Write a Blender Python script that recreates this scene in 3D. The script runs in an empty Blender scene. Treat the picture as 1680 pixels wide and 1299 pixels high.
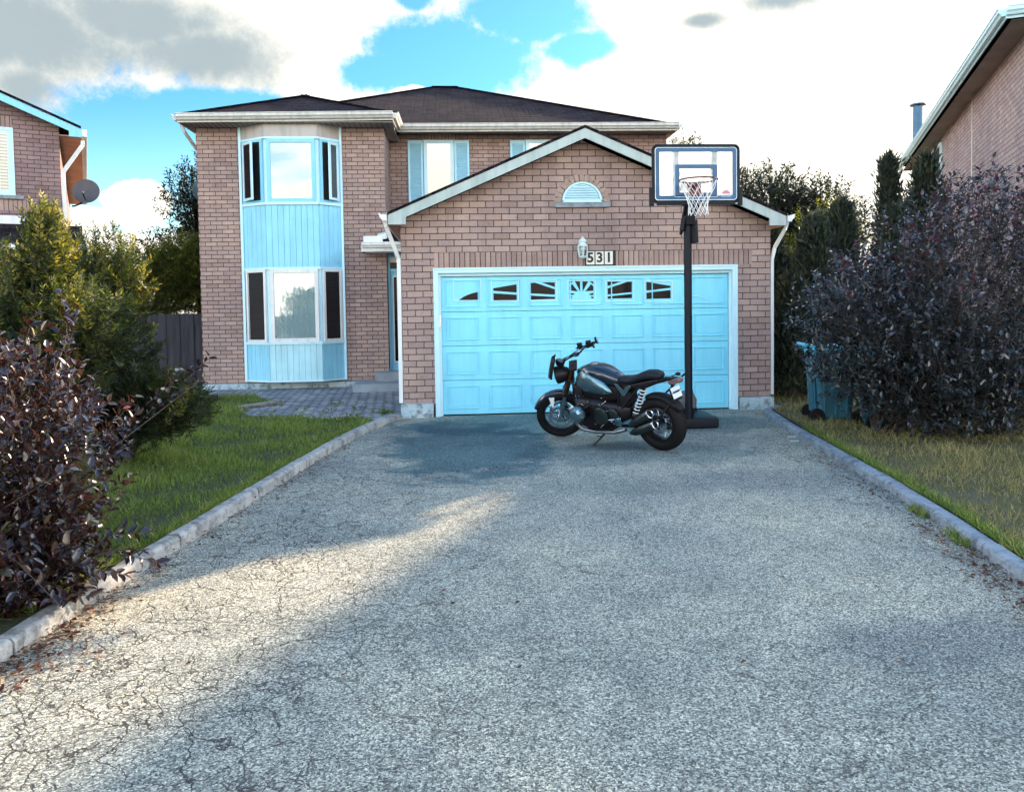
import bpy, math, random
import numpy as np
from mathutils import Vector, Matrix
R = math.radians
random.seed(7)
rng = np.random.default_rng(11)
scene = bpy.context.scene
COL = scene.collection

# ------------------------------------------------------------------ mesh builder
class MB:
    def __init__(s):
        s.v = []; s.f = []; s.m = []; s.uv = {}
    def add(s, verts, faces, mi=0, swap=False):
        b = len(s.v); s.v.extend([tuple(map(float, p)) for p in verts])
        for f in faces:
            if swap: s.uv[len(s.f)] = True
            s.f.append(tuple(b + i for i in f)); s.m.append(mi)
    def box(s, a, b, mi=0, swap=False):
        x0, y0, z0 = [min(p, q) for p, q in zip(a, b)]; x1, y1, z1 = [max(p, q) for p, q in zip(a, b)]
        s.add([(x0,y0,z0),(x1,y0,z0),(x1,y1,z0),(x0,y1,z0),(x0,y0,z1),(x1,y0,z1),(x1,y1,z1),(x0,y1,z1)],
              [(0,3,2,1),(4,5,6,7),(0,1,5,4),(1,2,6,5),(2,3,7,6),(3,0,4,7)], mi, swap)
        return s
    def obox(s, c, ax, ay, az, mi=0):
        c, ax, ay, az = Vector(c), Vector(ax), Vector(ay), Vector(az)
        vs = [c + ax*i + ay*j + az*k for k in (-1,1) for j in (-1,1) for i in (-1,1)]
        s.add(vs, [(0,2,3,1),(4,5,7,6),(0,1,5,4),(1,3,7,5),(3,2,6,7),(2,0,4,6)], mi); return s
    def bar(s, p, q, w, h, up=(0,0,1), mi=0):
        p, q = Vector(p), Vector(q); d = q - p; L = d.length; d.normalize()
        u = Vector(up); r = d.cross(u)
        if r.length < 1e-4: r = d.cross(Vector((0,1,0)))
        r.normalize(); u = r.cross(d)
        s.obox((p+q)/2, d*L/2, r*w/2, u*h/2, mi); return s
    def tube(s, pts, rad, n=8, mi=0, cap=True):
        pts = [Vector(p) for p in pts]
        if not hasattr(rad, '__len__'): rad = [rad]*len(pts)
        vs = []; fs = []; ref = None
        for i, p in enumerate(pts):
            d = (pts[min(i+1, len(pts)-1)] - pts[max(i-1, 0)]).normalized()
            if ref is None:
                ref = d.cross(Vector((0,0,1)))
                if ref.length < 1e-3: ref = Vector((1,0,0))
            a = (ref - d*ref.dot(d)).normalized(); b = d.cross(a); ref = a
            for k in range(n):
                t = 2*math.pi*k/n
                vs.append(p + (a*math.cos(t) + b*math.sin(t))*rad[i])
        for i in range(len(pts)-1):
            for k in range(n):
                k2 = (k+1) % n
                fs.append((i*n+k, i*n+k2, (i+1)*n+k2, (i+1)*n+k))
        if cap:
            fs.append(tuple(range(n-1, -1, -1))); fs.append(tuple((len(pts)-1)*n+k for k in range(n)))
        s.add(vs, fs, mi); return s
    def lathe(s, c, axis, prof, n=32, mi=0, closed=False):
        # prof: (along, radius)
        c = Vector(c); ax = Vector(axis).normalized()
        a = ax.cross(Vector((0,0,1)))
        if a.length < 1e-3: a = Vector((1,0,0))
        a.normalize(); b = ax.cross(a); vs = []; fs = []; m = len(prof)
        for h, r in prof:
            for k in range(n):
                t = 2*math.pi*k/n
                vs.append(c + ax*h + (a*math.cos(t) + b*math.sin(t))*max(r, 1e-4))
        for i in range(m if closed else m-1):
            j = (i+1) % m
            for k in range(n):
                k2 = (k+1) % n; fs.append((i*n+k, i*n+k2, j*n+k2, j*n+k))
        if not closed:
            fs.append(tuple(range(n-1, -1, -1))); fs.append(tuple((m-1)*n+k for k in range(n)))
        s.add(vs, fs, mi); return s
    def prism(s, poly, o, u, v, w, mi=0):
        # poly in (u,v), extruded by vector w
        o, u, v, w = Vector(o), Vector(u), Vector(v), Vector(w); n = len(poly)
        A = [o + u*p[0] + v*p[1] for p in poly]; B = [p + w for p in A]
        area = sum(poly[i][0]*poly[(i+1)%n][1] - poly[(i+1)%n][0]*poly[i][1] for i in range(n))
        flip = (u.cross(v).dot(w) > 0) == (area > 0)
        f0 = tuple(range(n)); f1 = tuple(range(2*n-1, n-1, -1))
        sides = [((i+1)%n, i, n+i, n+(i+1)%n) for i in range(n)]
        fs = [f0, f1] + sides
        if flip: fs = [tuple(reversed(f)) for f in fs]
        s.add(A+B, fs, mi); return s
    def loft(s, secs, n=16, mi=0, p=2.4):
        # secs: (x, yc, zc, hy, hz) superellipse rings along x
        vs = []; fs = []
        for x, yc, zc, hy, hz in secs:
            for k in range(n):
                t = 2*math.pi*k/n; c, q = math.cos(t), math.sin(t)
                vs.append((x, yc + hy*math.copysign(abs(c)**(2/p), c), zc + hz*math.copysign(abs(q)**(2/p), q)))
        for i in range(len(secs)-1):
            for k in range(n):
                k2 = (k+1)%n; fs.append((i*n+k, i*n+k2, (i+1)*n+k2, (i+1)*n+k))
        fs.append(tuple(range(n-1,-1,-1))); fs.append(tuple((len(secs)-1)*n+k for k in range(n)))
        s.add(vs, fs, mi); return s
    def quad(s, a, b, c, d, mi=0): s.add([a,b,c,d], [(0,1,2,3)], mi); return s
    def build(s, name, mats, parent=None, smooth=False, loc=None, bevel=0, recalc=False, uv=True):
        me = bpy.data.meshes.new(name)
        me.from_pydata(s.v, [], s.f)
        if not isinstance(mats, (list, tuple)): mats = [mats]
        for m in mats: me.materials.append(m)
        me.polygons.foreach_set('material_index', s.m)
        if smooth: me.polygons.foreach_set('use_smooth', [True]*len(s.f))
        me.update()
        if recalc:
            import bmesh
            bm = bmesh.new(); bm.from_mesh(me); bmesh.ops.recalc_face_normals(bm, faces=bm.faces); bm.to_mesh(me); bm.free()
        if uv:
            L = me.uv_layers.new(name='UVMap'); co = me.vertices
            for pl in me.polygons:
                nn = pl.normal
                if abs(nn.z) > .985: t = Vector((1,0,0)); w = Vector((0,1,0))
                else:
                    t = Vector((-nn.y, nn.x, 0)).normalized(); w = nn.cross(t)
                    if w.z < 0: w = -w
                sw = pl.index in s.uv
                for li in pl.loop_indices:
                    p = co[me.loops[li].vertex_index].co
                    a, b = p.dot(t), (p.z if abs(nn.z) < .05 else p.dot(w))
                    L.data[li].uv = (b, a) if sw else (a, b)
        o = bpy.data.objects.new(name, me); COL.objects.link(o)
        if parent: o.parent = parent
        if loc: o.location = loc
        if bevel:
            bv = o.modifiers.new('bevel', 'BEVEL'); bv.width = bevel; bv.segments = 2; bv.limit_method = 'ANGLE'; bv.angle_limit = R(40)
        if smooth:
            try:
                me.set_sharp_from_angle(angle=R(38))
            except Exception: pass
        return o

def tag(o, label=None, cat=None, group=None, kind=None):
    if label: o['label'] = label
    if cat: o['category'] = cat
    if group: o['group'] = group
    if kind: o['kind'] = kind
    return o
def empty(name, loc=(0,0,0), rz=0, **k):
    o = bpy.data.objects.new(name, None); COL.objects.link(o)
    o.location = loc; o.rotation_euler = (0,0,rz); o.empty_display_size = .2
    return tag(o, **k)

# ------------------------------------------------------------------ materials
class NT:
    def __init__(s, name):
        s.mat = bpy.data.materials.new(name); s.mat.use_nodes = True
        s.t = s.mat.node_tree; s.p = s.t.nodes['Principled BSDF']; s.out = s.t.nodes['Material Output']
    def n(s, typ, **k):
        nd = s.t.nodes.new(typ)
        for a, b in k.items():
            if a in nd.inputs.keys(): nd.inputs[a].default_value = b
            else: setattr(nd, a, b)
        return nd
    def l(s, a, b): s.t.links.new(a, b)
    def uv(s): return s.n('ShaderNodeTexCoord').outputs['UV']
    def obj(s): return s.n('ShaderNodeTexCoord').outputs['Object']
    def noise(s, vec, scale, detail=4, rough=.55, **k):
        nd = s.n('ShaderNodeTexNoise'); nd.inputs['Scale'].default_value = scale
        nd.inputs['Detail'].default_value = detail; nd.inputs['Roughness'].default_value = rough
        if vec is not None: s.l(vec, nd.inputs['Vector'])
        return nd.outputs['Fac']
    def ramp(s, fac, stops, interp='LINEAR'):
        nd = s.n('ShaderNodeValToRGB'); cr = nd.color_ramp; cr.interpolation = interp
        while len(cr.elements) < len(stops): cr.elements.new(.5)
        for e, (p, c) in zip(cr.elements, stops):
            e.position = p; e.color = (c[0], c[1], c[2], 1) if hasattr(c, '__len__') else (c, c, c, 1)
        s.l(fac, nd.inputs['Fac']); return nd.outputs['Color']
    def mix(s, fac, a, b, mode='MIX'):
        nd = s.n('ShaderNodeMix', data_type='RGBA', blend_type=mode)
        for sock, v in ((nd.inputs['Factor'], fac), (nd.inputs['A'], a), (nd.inputs['B'], b)):
            if hasattr(v, 'is_linked') or isinstance(v, bpy.types.NodeSocket): s.l(v, sock)
            elif sock.name == 'Factor': sock.default_value = v
            else: sock.default_value = (v[0], v[1], v[2], 1)
        # the colour sockets share names with float ones: pick the RGBA pair
        return nd.outputs['Result'] if nd.outputs['Result'].type == 'RGBA' else [o for o in nd.outputs if o.type == 'RGBA'][0]
    def math(s, op, a, b=0.0, c=None, clamp=False):
        nd = s.n('ShaderNodeMath', operation=op, use_clamp=clamp)
        for i, v in enumerate((a, b, c)):
            if v is None: continue
            if isinstance(v, bpy.types.NodeSocket): s.l(v, nd.inputs[i])
            else: nd.inputs[i].default_value = v
        return nd.outputs[0]
    def bump(s, h, strength=.3, dist=.01):
        nd = s.n('ShaderNodeBump'); nd.inputs['Strength'].default_value = strength; nd.inputs['Distance'].default_value = dist
        s.l(h, nd.inputs['Height']); s.l(nd.outputs['Normal'], s.p.inputs['Normal'])
    def base(s, c):
        if isinstance(c, bpy.types.NodeSocket): s.l(c, s.p.inputs['Base Color'])
        else: s.p.inputs['Base Color'].default_value = (c[0], c[1], c[2], 1)
    def set(s, **k):
        for a, b in k.items(): s.p.inputs[a.replace('_', ' ')].default_value = b

def mixfix(nt, fac, a, b, mode='MIX'):
    nd = nt.t.nodes.new('ShaderNodeMix'); nd.data_type = 'RGBA'; nd.blend_type = mode
    fi, ai, bi = nd.inputs[0], nd.inputs[6], nd.inputs[7]
    for sock, v in ((fi, fac), (ai, a), (bi, b)):
        if isinstance(v, bpy.types.NodeSocket): nt.l(v, sock)
        elif sock is fi: sock.default_value = v
        else: sock.default_value = (v[0], v[1], v[2], 1)
    return nd.outputs[2]
NT.mix = mixfix

def weather(mat, amt=.16):
    t_ = mat.node_tree; p = t_.nodes['Principled BSDF']; src = p.inputs['Base Color'].links[0].from_socket
    co = t_.nodes.new('ShaderNodeTexCoord'); mp = t_.nodes.new('ShaderNodeMapping'); mp.inputs['Scale'].default_value = (9, 9, .7); t_.links.new(co.outputs['Object'], mp.inputs[0])
    nz_ = t_.nodes.new('ShaderNodeTexNoise'); nz_.inputs['Scale'].default_value = 1; nz_.inputs['Detail'].default_value = 7; nz_.inputs['Roughness'].default_value = .68; t_.links.new(mp.outputs[0], nz_.inputs['Vector'])
    rp = t_.nodes.new('ShaderNodeValToRGB'); rp.color_ramp.elements[0].position = .34; rp.color_ramp.elements[0].color = (1-amt*1.2, 1-amt, 1-amt, 1); rp.color_ramp.elements[1].position = .55; rp.color_ramp.elements[1].color = (1,1,1,1); t_.links.new(nz_.outputs['Fac'], rp.inputs[0])
    mx = t_.nodes.new('ShaderNodeMix'); mx.data_type = 'RGBA'; mx.blend_type = 'MULTIPLY'; mx.inputs[0].default_value = 1; t_.links.new(src, mx.inputs[6]); t_.links.new(rp.outputs[0], mx.inputs[7]); t_.links.new(mx.outputs[2], p.inputs['Base Color'])

def paint(name, col, rough=.45, metallic=0., var=.12, scale=6, bump=0, coat=0, spec=.5):
    m = NT(name); o = m.obj()
    f = m.noise(o, scale, 5, .6)
    dark = [c*(1-var) for c in col]; lite = [min(1, c*(1+var*.6)) for c in col]
    m.base(m.ramp(f, [(.3, dark), (.7, lite)]))
    g = m.noise(o, scale*7, 3)
    m.l(m.math('MULTIPLY_ADD', g, .18, rough-.09), m.p.inputs['Roughness'])
    m.set(Metallic=metallic); m.p.inputs['Specular IOR Level'].default_value = spec
    if coat: m.set(Coat_Weight=coat); m.p.inputs['Coat Roughness'].default_value = .08
    if bump: m.bump(g, .4, bump)
    return m.mat

def brick(name, bw=.235, bh=.093, tint=(1,1,1), mortar=(.062,.047,.041), offset=(0,0), bond=.5):
    m = NT(name); uv = m.uv()
    mp = m.n('ShaderNodeMapping'); mp.inputs['Location'].default_value = (offset[0], offset[1], 0); m.l(uv, mp.inputs['Vector']); uv = mp.outputs[0]
    # slight waviness so courses are not ruler straight
    wn = m.n('ShaderNodeTexNoise'); wn.inputs['Scale'].default_value = 1.3; wn.inputs['Detail'].default_value = 2; m.l(uv, wn.inputs['Vector'])
    sub = m.n('ShaderNodeVectorMath', operation='SUBTRACT'); m.l(wn.outputs['Color'], sub.inputs[0]); sub.inputs[1].default_value = (.5,.5,.5)
    scl = m.n('ShaderNodeVectorMath', operation='SCALE'); m.l(sub.outputs[0], scl.inputs[0]); scl.inputs['Scale'].default_value = .012
    ad = m.n('ShaderNodeVectorMath', operation='ADD'); m.l(uv, ad.inputs[0]); m.l(scl.outputs[0], ad.inputs[1])
    wn2 = m.n('ShaderNodeTexNoise'); wn2.inputs['Scale'].default_value = 30; wn2.inputs['Detail'].default_value = 3; m.l(uv, wn2.inputs['Vector'])
    sub2 = m.n('ShaderNodeVectorMath', operation='SUBTRACT'); m.l(wn2.outputs['Color'], sub2.inputs[0]); sub2.inputs[1].default_value = (.5,.5,.5)
    scl2 = m.n('ShaderNodeVectorMath', operation='SCALE'); m.l(sub2.outputs[0], scl2.inputs[0]); scl2.inputs['Scale'].default_value = .006
    ad2 = m.n('ShaderNodeVectorMath', operation='ADD'); m.l(ad.outputs[0], ad2.inputs[0]); m.l(scl2.outputs[0], ad2.inputs[1])
    b = m.n('ShaderNodeTexBrick'); m.l(ad2.outputs[0], b.inputs['Vector'])
    b.offset = bond; b.inputs['Scale'].default_value = 1; b.inputs['Brick Width'].default_value = bw; b.inputs['Row Height'].default_value = bh
    b.inputs['Mortar Size'].default_value = .0065; b.inputs['Mortar Smooth'].default_value = .25; b.inputs['Bias'].default_value = 0
    b.inputs['Color1'].default_value = (0,0,0,1); b.inputs['Color2'].default_value = (1,1,1,1); b.inputs['Mortar'].default_value = (.5,.5,.5,1)
    T = lambda r, g, bb: (r*tint[0]*1.06, g*tint[1]*1.14, bb*tint[2]*1.14)
    body = m.ramp(b.outputs['Color'], [(0, T(.32,.21,.18)), (.3, T(.41,.28,.24)), (.55, T(.37,.25,.225)), (.8, T(.46,.32,.27)), (1, T(.42,.27,.22))])
    big = m.ramp(m.noise(uv, .55, 4), [(.3, (.80,.78,.80)), (.7, (1.08,1.04,1.0))])
    body = m.mix(1.0, body, big, 'MULTIPLY')
    stn = m.n('ShaderNodeMapping'); stn.inputs['Scale'].default_value = (3.2, .35, 1); m.l(uv, stn.inputs['Vector'])
    body = m.mix(1.0, body, m.ramp(m.noise(stn.outputs[0], 1, 5, .6), [(.32, (.82,.80,.80)), (.5, 1.0), (.7, (1.06,1.05,1.04))]), 'MULTIPLY')
    fine = m.noise(uv, 55, 5, .7); body = m.mix(1.0, body, m.ramp(fine, [(.3, .72), (.62, 1.08)]), 'MULTIPLY')
    # rough dark blotches pressed into the face of many bricks
    st = m.n('ShaderNodeMapping'); st.inputs['Scale'].default_value = (7, 22, 1); m.l(uv, st.inputs['Vector'])
    bl = m.ramp(m.noise(st.outputs[0], 1, 4, .6), [(.60, 1.0), (.72, .62)]); body = m.mix(.85, body, bl, 'MULTIPLY')
    m.base(m.mix(b.outputs['Fac'], body, mortar)); m.set(Roughness=.88)
    h = m.math('SUBTRACT', m.math('MULTIPLY', fine, .25), b.outputs['Fac'])
    m.bump(h, .8, .012)
    return m.mat

M = {}
M['brick_garage'] = brick('brick_garage', .238, .0945, tint=(1.0,1.0,1.0))
M['brick_wing'] = brick('brick_wing', .228, .0845, tint=(.98,.96,.95))
M['brick_left'] = brick('brick_left', .23, .085, tint=(.78,.72,.80))
M['brick_right'] = brick('brick_right', .23, .085, tint=(1.02,1.10,1.25))  # pale cool tint puts flare haze into the brick colour
M['brick_soldier'] = brick('brick_soldier', .50, .0775, tint=(1.0,.98,.96), offset=(-2.1,0), bond=0)
M['shade_blue_paint'] = paint('shade_blue_paint', (.25,.66,.84), .42, var=.05, scale=2.5)  # white paint with the blue of shade put into its colour
M['door_paint'] = paint('door_paint', (.25,.77,.94), .40, var=.08, scale=1.2)  # white door, coloured cyan to hold the blue of the shade
M['shutter_paint'] = paint('shutter_paint', (.46,.80,.93), .5, var=.06)
M['siding_blue'] = paint('siding_blue', (.31,.72,.89), .5, var=.10, scale=1.6)
M['siding_pale'] = paint('siding_pale', (.50,.84,.90), .5, var=.12, scale=1.6)
M['white_trim'] = paint('white_trim', (.80,.80,.76), .42, var=.07, scale=3)
M['white_blue_trim'] = paint('white_blue_trim', (.58,.84,.92), .42, var=.05, scale=3)  # white trim, its blue cast from shade set in the base colour
M['fascia'] = paint('fascia', (.42,.50,.47), .5, var=.10, scale=2)
M['gutter'] = paint('gutter', (.66,.64,.58), .42, var=.10, scale=2)
M['soffit'] = paint('soffit', (.30,.25,.22), .7, var=.25, scale=2)
M['soffit_tan'] = paint('soffit_tan', (.55,.30,.19), .7, var=.2, scale=2)
M['header'] = paint('header', (.50,.46,.42), .6, var=.12, scale=2)
M['dark_glass'] = paint('dark_glass', (.010,.006,.007), .12, var=.3, spec=.12)
M['dark_void'] = paint('dark_void', (.01,.008,.01), .6)
M['black_rubber'] = paint('black_rubber', (.005,.004,.005), .7, var=.3, scale=14, bump=.001, spec=.22)
M['black_paint'] = paint('black_paint', (.010,.009,.010), .35, var=.3, spec=.22)
M['black_matte'] = paint('black_matte', (.009,.007,.008), .6, var=.3, bump=.001, scale=10, spec=.22)
M['black_metal'] = paint('black_metal', (.022,.020,.024), .38, metallic=.7, var=.3, scale=20)
M['steel'] = paint('steel', (.50,.52,.54), .24, metallic=1., var=.1, scale=10)
M['silver_paint'] = paint('silver_paint', (.12,.21,.24), .3, metallic=.8, var=.12, coat=.5)
M['blue_black'] = paint('blue_black', (.006,.011,.020), .22, var=.2, coat=.8)
M['bronze'] = paint('bronze', (.07,.035,.014), .35, metallic=.8, var=.2)
M['leather'] = paint('leather', (.009,.012,.017), .55, var=.3, scale=14, bump=.002, spec=.22)
M['exhaust'] = paint('exhaust', (.055,.075,.075), .32, metallic=.85, var=.2, scale=9)
M['header_pipe'] = paint('header_pipe', (.30,.31,.32), .3, metallic=.9, var=.2)
M['red_lens'] = paint('red_lens', (.16,.10,.10), .15, var=.1)
M['hoop_black'] = paint('hoop_black', (.006,.009,.015), .5, var=.2, spec=.22)
M['hoop_blue'] = paint('hoop_blue', (.006,.085,.19), .35, var=.15)
M['hoop_line'] = paint('hoop_line', (.62,.82,.92), .4)
M['hoop_rim'] = paint('hoop_rim', (.10,.03,.025), .5, var=.2)
M['hoop_red'] = paint('hoop_red', (.22,.03,.02), .5)
M['hoop_grey'] = paint('hoop_grey', (.16,.14,.13), .5)
M['net'] = paint('net', (.85,.84,.82), .8)
M['bin_blue'] = paint('bin_blue', (.016,.11,.16), .5, var=.25, scale=4)
M['bin_lid'] = paint('bin_lid', (.12,.58,.78), .45, var=.12, scale=4)
M['sign_black'] = paint('sign_black', (.010,.010,.016), .5)
M['sign_cream'] = paint('sign_cream', (.82,.78,.66), .55, var=.06)
M['lamp_white'] = paint('lamp_white', (.66,.78,.76), .45, var=.08)
M['plate'] = paint('plate', (.70,.76,.80), .4, var=.05)
M['dish_grey'] = paint('dish_grey', (.075,.065,.07), .5, var=.15)
M['dish_teal'] = paint('dish_teal', (.03,.075,.10), .5, var=.15)
M['blind'] = paint('blind', (.56,.52,.44), .6, var=.04)
M['curtain'] = paint('curtain', (.62,.72,.72), .8, var=.08, scale=3)
M['twig'] = paint('twig', (.055,.04,.032), .85, var=.4, scale=18)
M['bark'] = paint('bark', (.085,.065,.05), .9, var=.4, scale=12, bump=.01)
M['concrete_step'] = paint('concrete_step', (.30,.34,.36), .8, var=.3, scale=3, bump=.003)

for q_, a_ in (('door_paint', .07), ('siding_blue', .12), ('siding_pale', .16), ('shade_blue_paint', .08), ('gutter', .25), ('fascia', .2), ('header', .2), ('white_trim', .15)): weather(M[q_], a_)
def glassy(name, tint, refl=.5, rough=.02):
    m = NT(name); gl = m.n('ShaderNodeBsdfGlossy'); gl.inputs['Roughness'].default_value = rough
    gl.inputs['Color'].default_value = (*tint, 1)
    tr = m.n('ShaderNodeBsdfTransparent'); tr.inputs['Color'].default_value = (.86,.9,.9,1)
    mx = m.n('ShaderNodeMixShader'); mx.inputs[0].default_value = refl
    # old panes are never perfectly flat
    bp = m.n('ShaderNodeBump'); bp.inputs['Strength'].default_value = .05; bp.inputs['Distance'].default_value = .02
    m.l(m.noise(m.obj(), 2.5, 2), bp.inputs['Height']); m.l(bp.outputs[0], gl.inputs['Normal'])
    m.l(tr.outputs[0], mx.inputs[1]); m.l(gl.outputs[0], mx.inputs[2]); m.l(mx.outputs[0], m.out.inputs['Surface'])
    return m.mat
M['glass'] = glassy('glass', (1,1,1), .13)
M['glass_dark'] = paint('glass_dark', (.07,.10,.115), .08, var=.2, scale=1.5)
M['glass_clear'] = glassy('glass_clear', (1,1,1), .10)

def board_glass():
    m = NT('acrylic'); tr = m.n('ShaderNodeBsdfTransparent'); tr.inputs['Color'].default_value = (.93,.95,.95,1)
    tl = m.n('ShaderNodeBsdfTranslucent'); tl.inputs['Color'].default_value = (.93,.93,.88,1)
    f = m.ramp(m.noise(m.obj(), 9, 4), [(.35, .75), (.68, .45)])
    m.base((.85,.88,.86)); m.set(Roughness=.15)
    m1 = m.n('ShaderNodeMixShader'); m1.inputs[0].default_value = .45
    m.l(m.p.outputs[0], m1.inputs[1]); m.l(tl.outputs[0], m1.inputs[2])
    m2 = m.n('ShaderNodeMixShader'); m.l(f, m2.inputs[0]); m.l(tr.outputs[0], m2.inputs[1]); m.l(m1.outputs[0], m2.inputs[2])
    m.l(m2.outputs[0], m.out.inputs['Surface']); return m.mat
M['acrylic'] = board_glass()

def shingle():
    m = NT('shingle'); uv = m.uv()
    b = m.n('ShaderNodeTexBrick'); m.l(uv, b.inputs['Vector']); b.offset = .37
    b.inputs['Scale'].default_value = 1; b.inputs['Brick Width'].default_value = .30; b.inputs['Row Height'].default_value = .14
    b.inputs['Mortar Size'].default_value = .018; b.inputs['Mortar Smooth'].default_value = .3
    b.inputs['Color1'].default_value = (.011,.008,.010,1); b.inputs['Color2'].default_value = (.040,.029,.032,1); b.inputs['Mortar'].default_value = (.008,.008,.012,1)
    n1 = m.noise(uv, 40, 4, .7); n2 = m.noise(uv, .9, 4)
    c = m.mix(1.0, b.outputs['Color'], m.ramp(n1, [(.35,.4),(.65,1.7)]), 'MULTIPLY')
    c = m.mix(1.0, c, m.ramp(n2, [(.3,(.75,.8,.95)),(.7,(1.25,1.08,1.05))]), 'MULTIPLY')
    m.base(c); m.set(Roughness=.95); m.p.inputs['Specular IOR Level'].default_value = .08
    m.bump(m.math('SUBTRACT', n1, m.math('MULTIPLY', b.outputs['Fac'], 2)), 1.0, .02); return m.mat
M['shingle'] = shingle()

def asphalt():
    m = NT('asphalt'); o = m.obj()
    g = m.n('ShaderNodeTexVoronoi'); g.inputs['Scale'].default_value = 135; m.l(o, g.inputs['Vector'])
    cell = m.n('ShaderNodeSeparateColor'); m.l(g.outputs['Color'], cell.inputs[0])
    stone = m.ramp(cell.outputs[0], [(0,(.075,.077,.066)),(.28,(.205,.205,.170)),(.58,(.375,.368,.298)),(.82,(.58,.555,.44)),(1,(.85,.80,.62))])
    g2 = m.noise(o, 210, 3, .7)
    c = m.mix(1.0, stone, m.ramp(g2, [(.3,.55),(.7,1.3)]), 'MULTIPLY')
    pits = m.noise(o, 85, 4, .75); c = m.mix(1.0, c, m.ramp(pits, [(.35,.25),(.45,1.0)]), 'MULTIPLY')
    patch = m.noise(o, .55, 6, .62); c = m.mix(1.0, c, m.ramp(patch, [(.34,(.66,.72,.77)),(.5,(.97,.98,.99)),(.66,(1.26,1.20,1.12))]), 'MULTIPLY')
    mid = m.noise(o, 4.5, 5, .65); c = m.mix(1.0, c, m.ramp(mid, [(.3,.84),(.7,1.10)]), 'MULTIPLY')
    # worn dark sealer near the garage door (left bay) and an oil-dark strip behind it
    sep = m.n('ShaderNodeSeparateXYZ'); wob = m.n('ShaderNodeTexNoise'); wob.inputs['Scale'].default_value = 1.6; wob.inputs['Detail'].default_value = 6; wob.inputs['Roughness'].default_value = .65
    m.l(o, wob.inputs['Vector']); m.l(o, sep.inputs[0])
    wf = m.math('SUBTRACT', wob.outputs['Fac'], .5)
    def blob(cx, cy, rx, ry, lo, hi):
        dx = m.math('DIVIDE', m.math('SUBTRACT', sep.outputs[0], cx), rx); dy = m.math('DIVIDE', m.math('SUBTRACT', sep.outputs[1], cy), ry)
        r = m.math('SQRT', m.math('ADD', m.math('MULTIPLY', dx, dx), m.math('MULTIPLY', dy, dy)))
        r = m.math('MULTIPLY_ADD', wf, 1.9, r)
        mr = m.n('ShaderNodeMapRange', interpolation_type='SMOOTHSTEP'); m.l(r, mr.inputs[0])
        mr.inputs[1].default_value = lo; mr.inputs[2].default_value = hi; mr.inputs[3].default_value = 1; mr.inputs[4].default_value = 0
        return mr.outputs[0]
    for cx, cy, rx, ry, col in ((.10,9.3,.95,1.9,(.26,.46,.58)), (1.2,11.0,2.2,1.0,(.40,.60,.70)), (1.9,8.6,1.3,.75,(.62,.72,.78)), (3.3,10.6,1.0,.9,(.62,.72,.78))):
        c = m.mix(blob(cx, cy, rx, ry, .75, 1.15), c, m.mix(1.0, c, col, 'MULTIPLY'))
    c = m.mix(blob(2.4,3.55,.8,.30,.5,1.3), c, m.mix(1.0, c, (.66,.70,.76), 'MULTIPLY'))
    c = m.mix(blob(1.75,9.0,.55,.32,.4,1.3), c, m.mix(1.0, c, (.40,.44,.50), 'MULTIPLY'))  # asphalt darkened under the motorcycle as painted contact shade
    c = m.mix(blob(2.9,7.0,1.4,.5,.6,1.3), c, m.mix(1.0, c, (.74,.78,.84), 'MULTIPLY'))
    # cracks: wandering polygon edges, thick in the old left edge, hairline elsewhere
    wv = m.n('ShaderNodeTexNoise'); wv.inputs['Scale'].default_value = 3.5; wv.inputs['Detail'].default_value = 6; m.l(o, wv.inputs['Vector'])
    sb = m.n('ShaderNodeVectorMath', operation='SUBTRACT'); m.l(wv.outputs['Color'], sb.inputs[0]); sb.inputs[1].default_value = (.5,.5,.5)
    sc = m.n('ShaderNodeVectorMath', operation='SCALE'); m.l(sb.outputs[0], sc.inputs[0]); sc.inputs['Scale'].default_value = .30
    ad = m.n('ShaderNodeVectorMath', operation='ADD'); m.l(o, ad.inputs[0]); m.l(sc.outputs[0], ad.inputs[1])
    def cracks(scale, w, lo, hi, nscale, seed):
        v = m.n('ShaderNodeTexVoronoi', feature='DISTANCE_TO_EDGE'); v.inputs['Scale'].default_value = scale; m.l(ad.outputs[0], v.inputs['Vector'])
        line = m.ramp(v.outputs['Distance'], [(0, 1), (w*.45, 1), (w, 0)])
        mp = m.n('ShaderNodeMapping'); mp.inputs['Location'].default_value = (seed, seed*2, 0); m.l(o, mp.inputs[0])
        msk = m.ramp(m.noise(mp.outputs[0], nscale, 3), [(lo, 0), (hi, 1)])
        return m.math('MULTIPLY', line, msk)
    left = m.n('ShaderNodeMapRange'); m.l(sep.outputs[0], left.inputs[0])
    left.inputs[1].default_value = -1.6; left.inputs[2].default_value = 1.0; left.inputs[3].default_value = 1; left.inputs[4].default_value = .0
    right = m.n('ShaderNodeMapRange'); m.l(sep.outputs[0], right.inputs[0])
    right.inputs[1].default_value = 2.0; right.inputs[2].default_value = 3.6; right.inputs[3].default_value = 0; right.inputs[4].default_value = .6
    side = m.math('MAXIMUM', left.outputs[0], right.outputs[0])
    k1 = m.math('MULTIPLY', cracks(3.8, .0125, .36, .44, 1.3, 3), m.math('MULTIPLY_ADD', side, 1.2, .10))
    k2 = m.math('MULTIPLY', cracks(9.5, .026, .44, .52, 1.7, 9), m.math('MULTIPLY_ADD', side, 1.2, .05))
    k3 = m.math('MULTIPLY', cracks(1.0, .0032, .42, .47, .8, 17), .8)
    k = m.math('MAXIMUM', m.math('MAXIMUM', k1, k2), k3, clamp=True)
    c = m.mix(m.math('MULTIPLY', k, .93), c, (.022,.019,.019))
    m.base(c); m.set(Roughness=.9)
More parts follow.
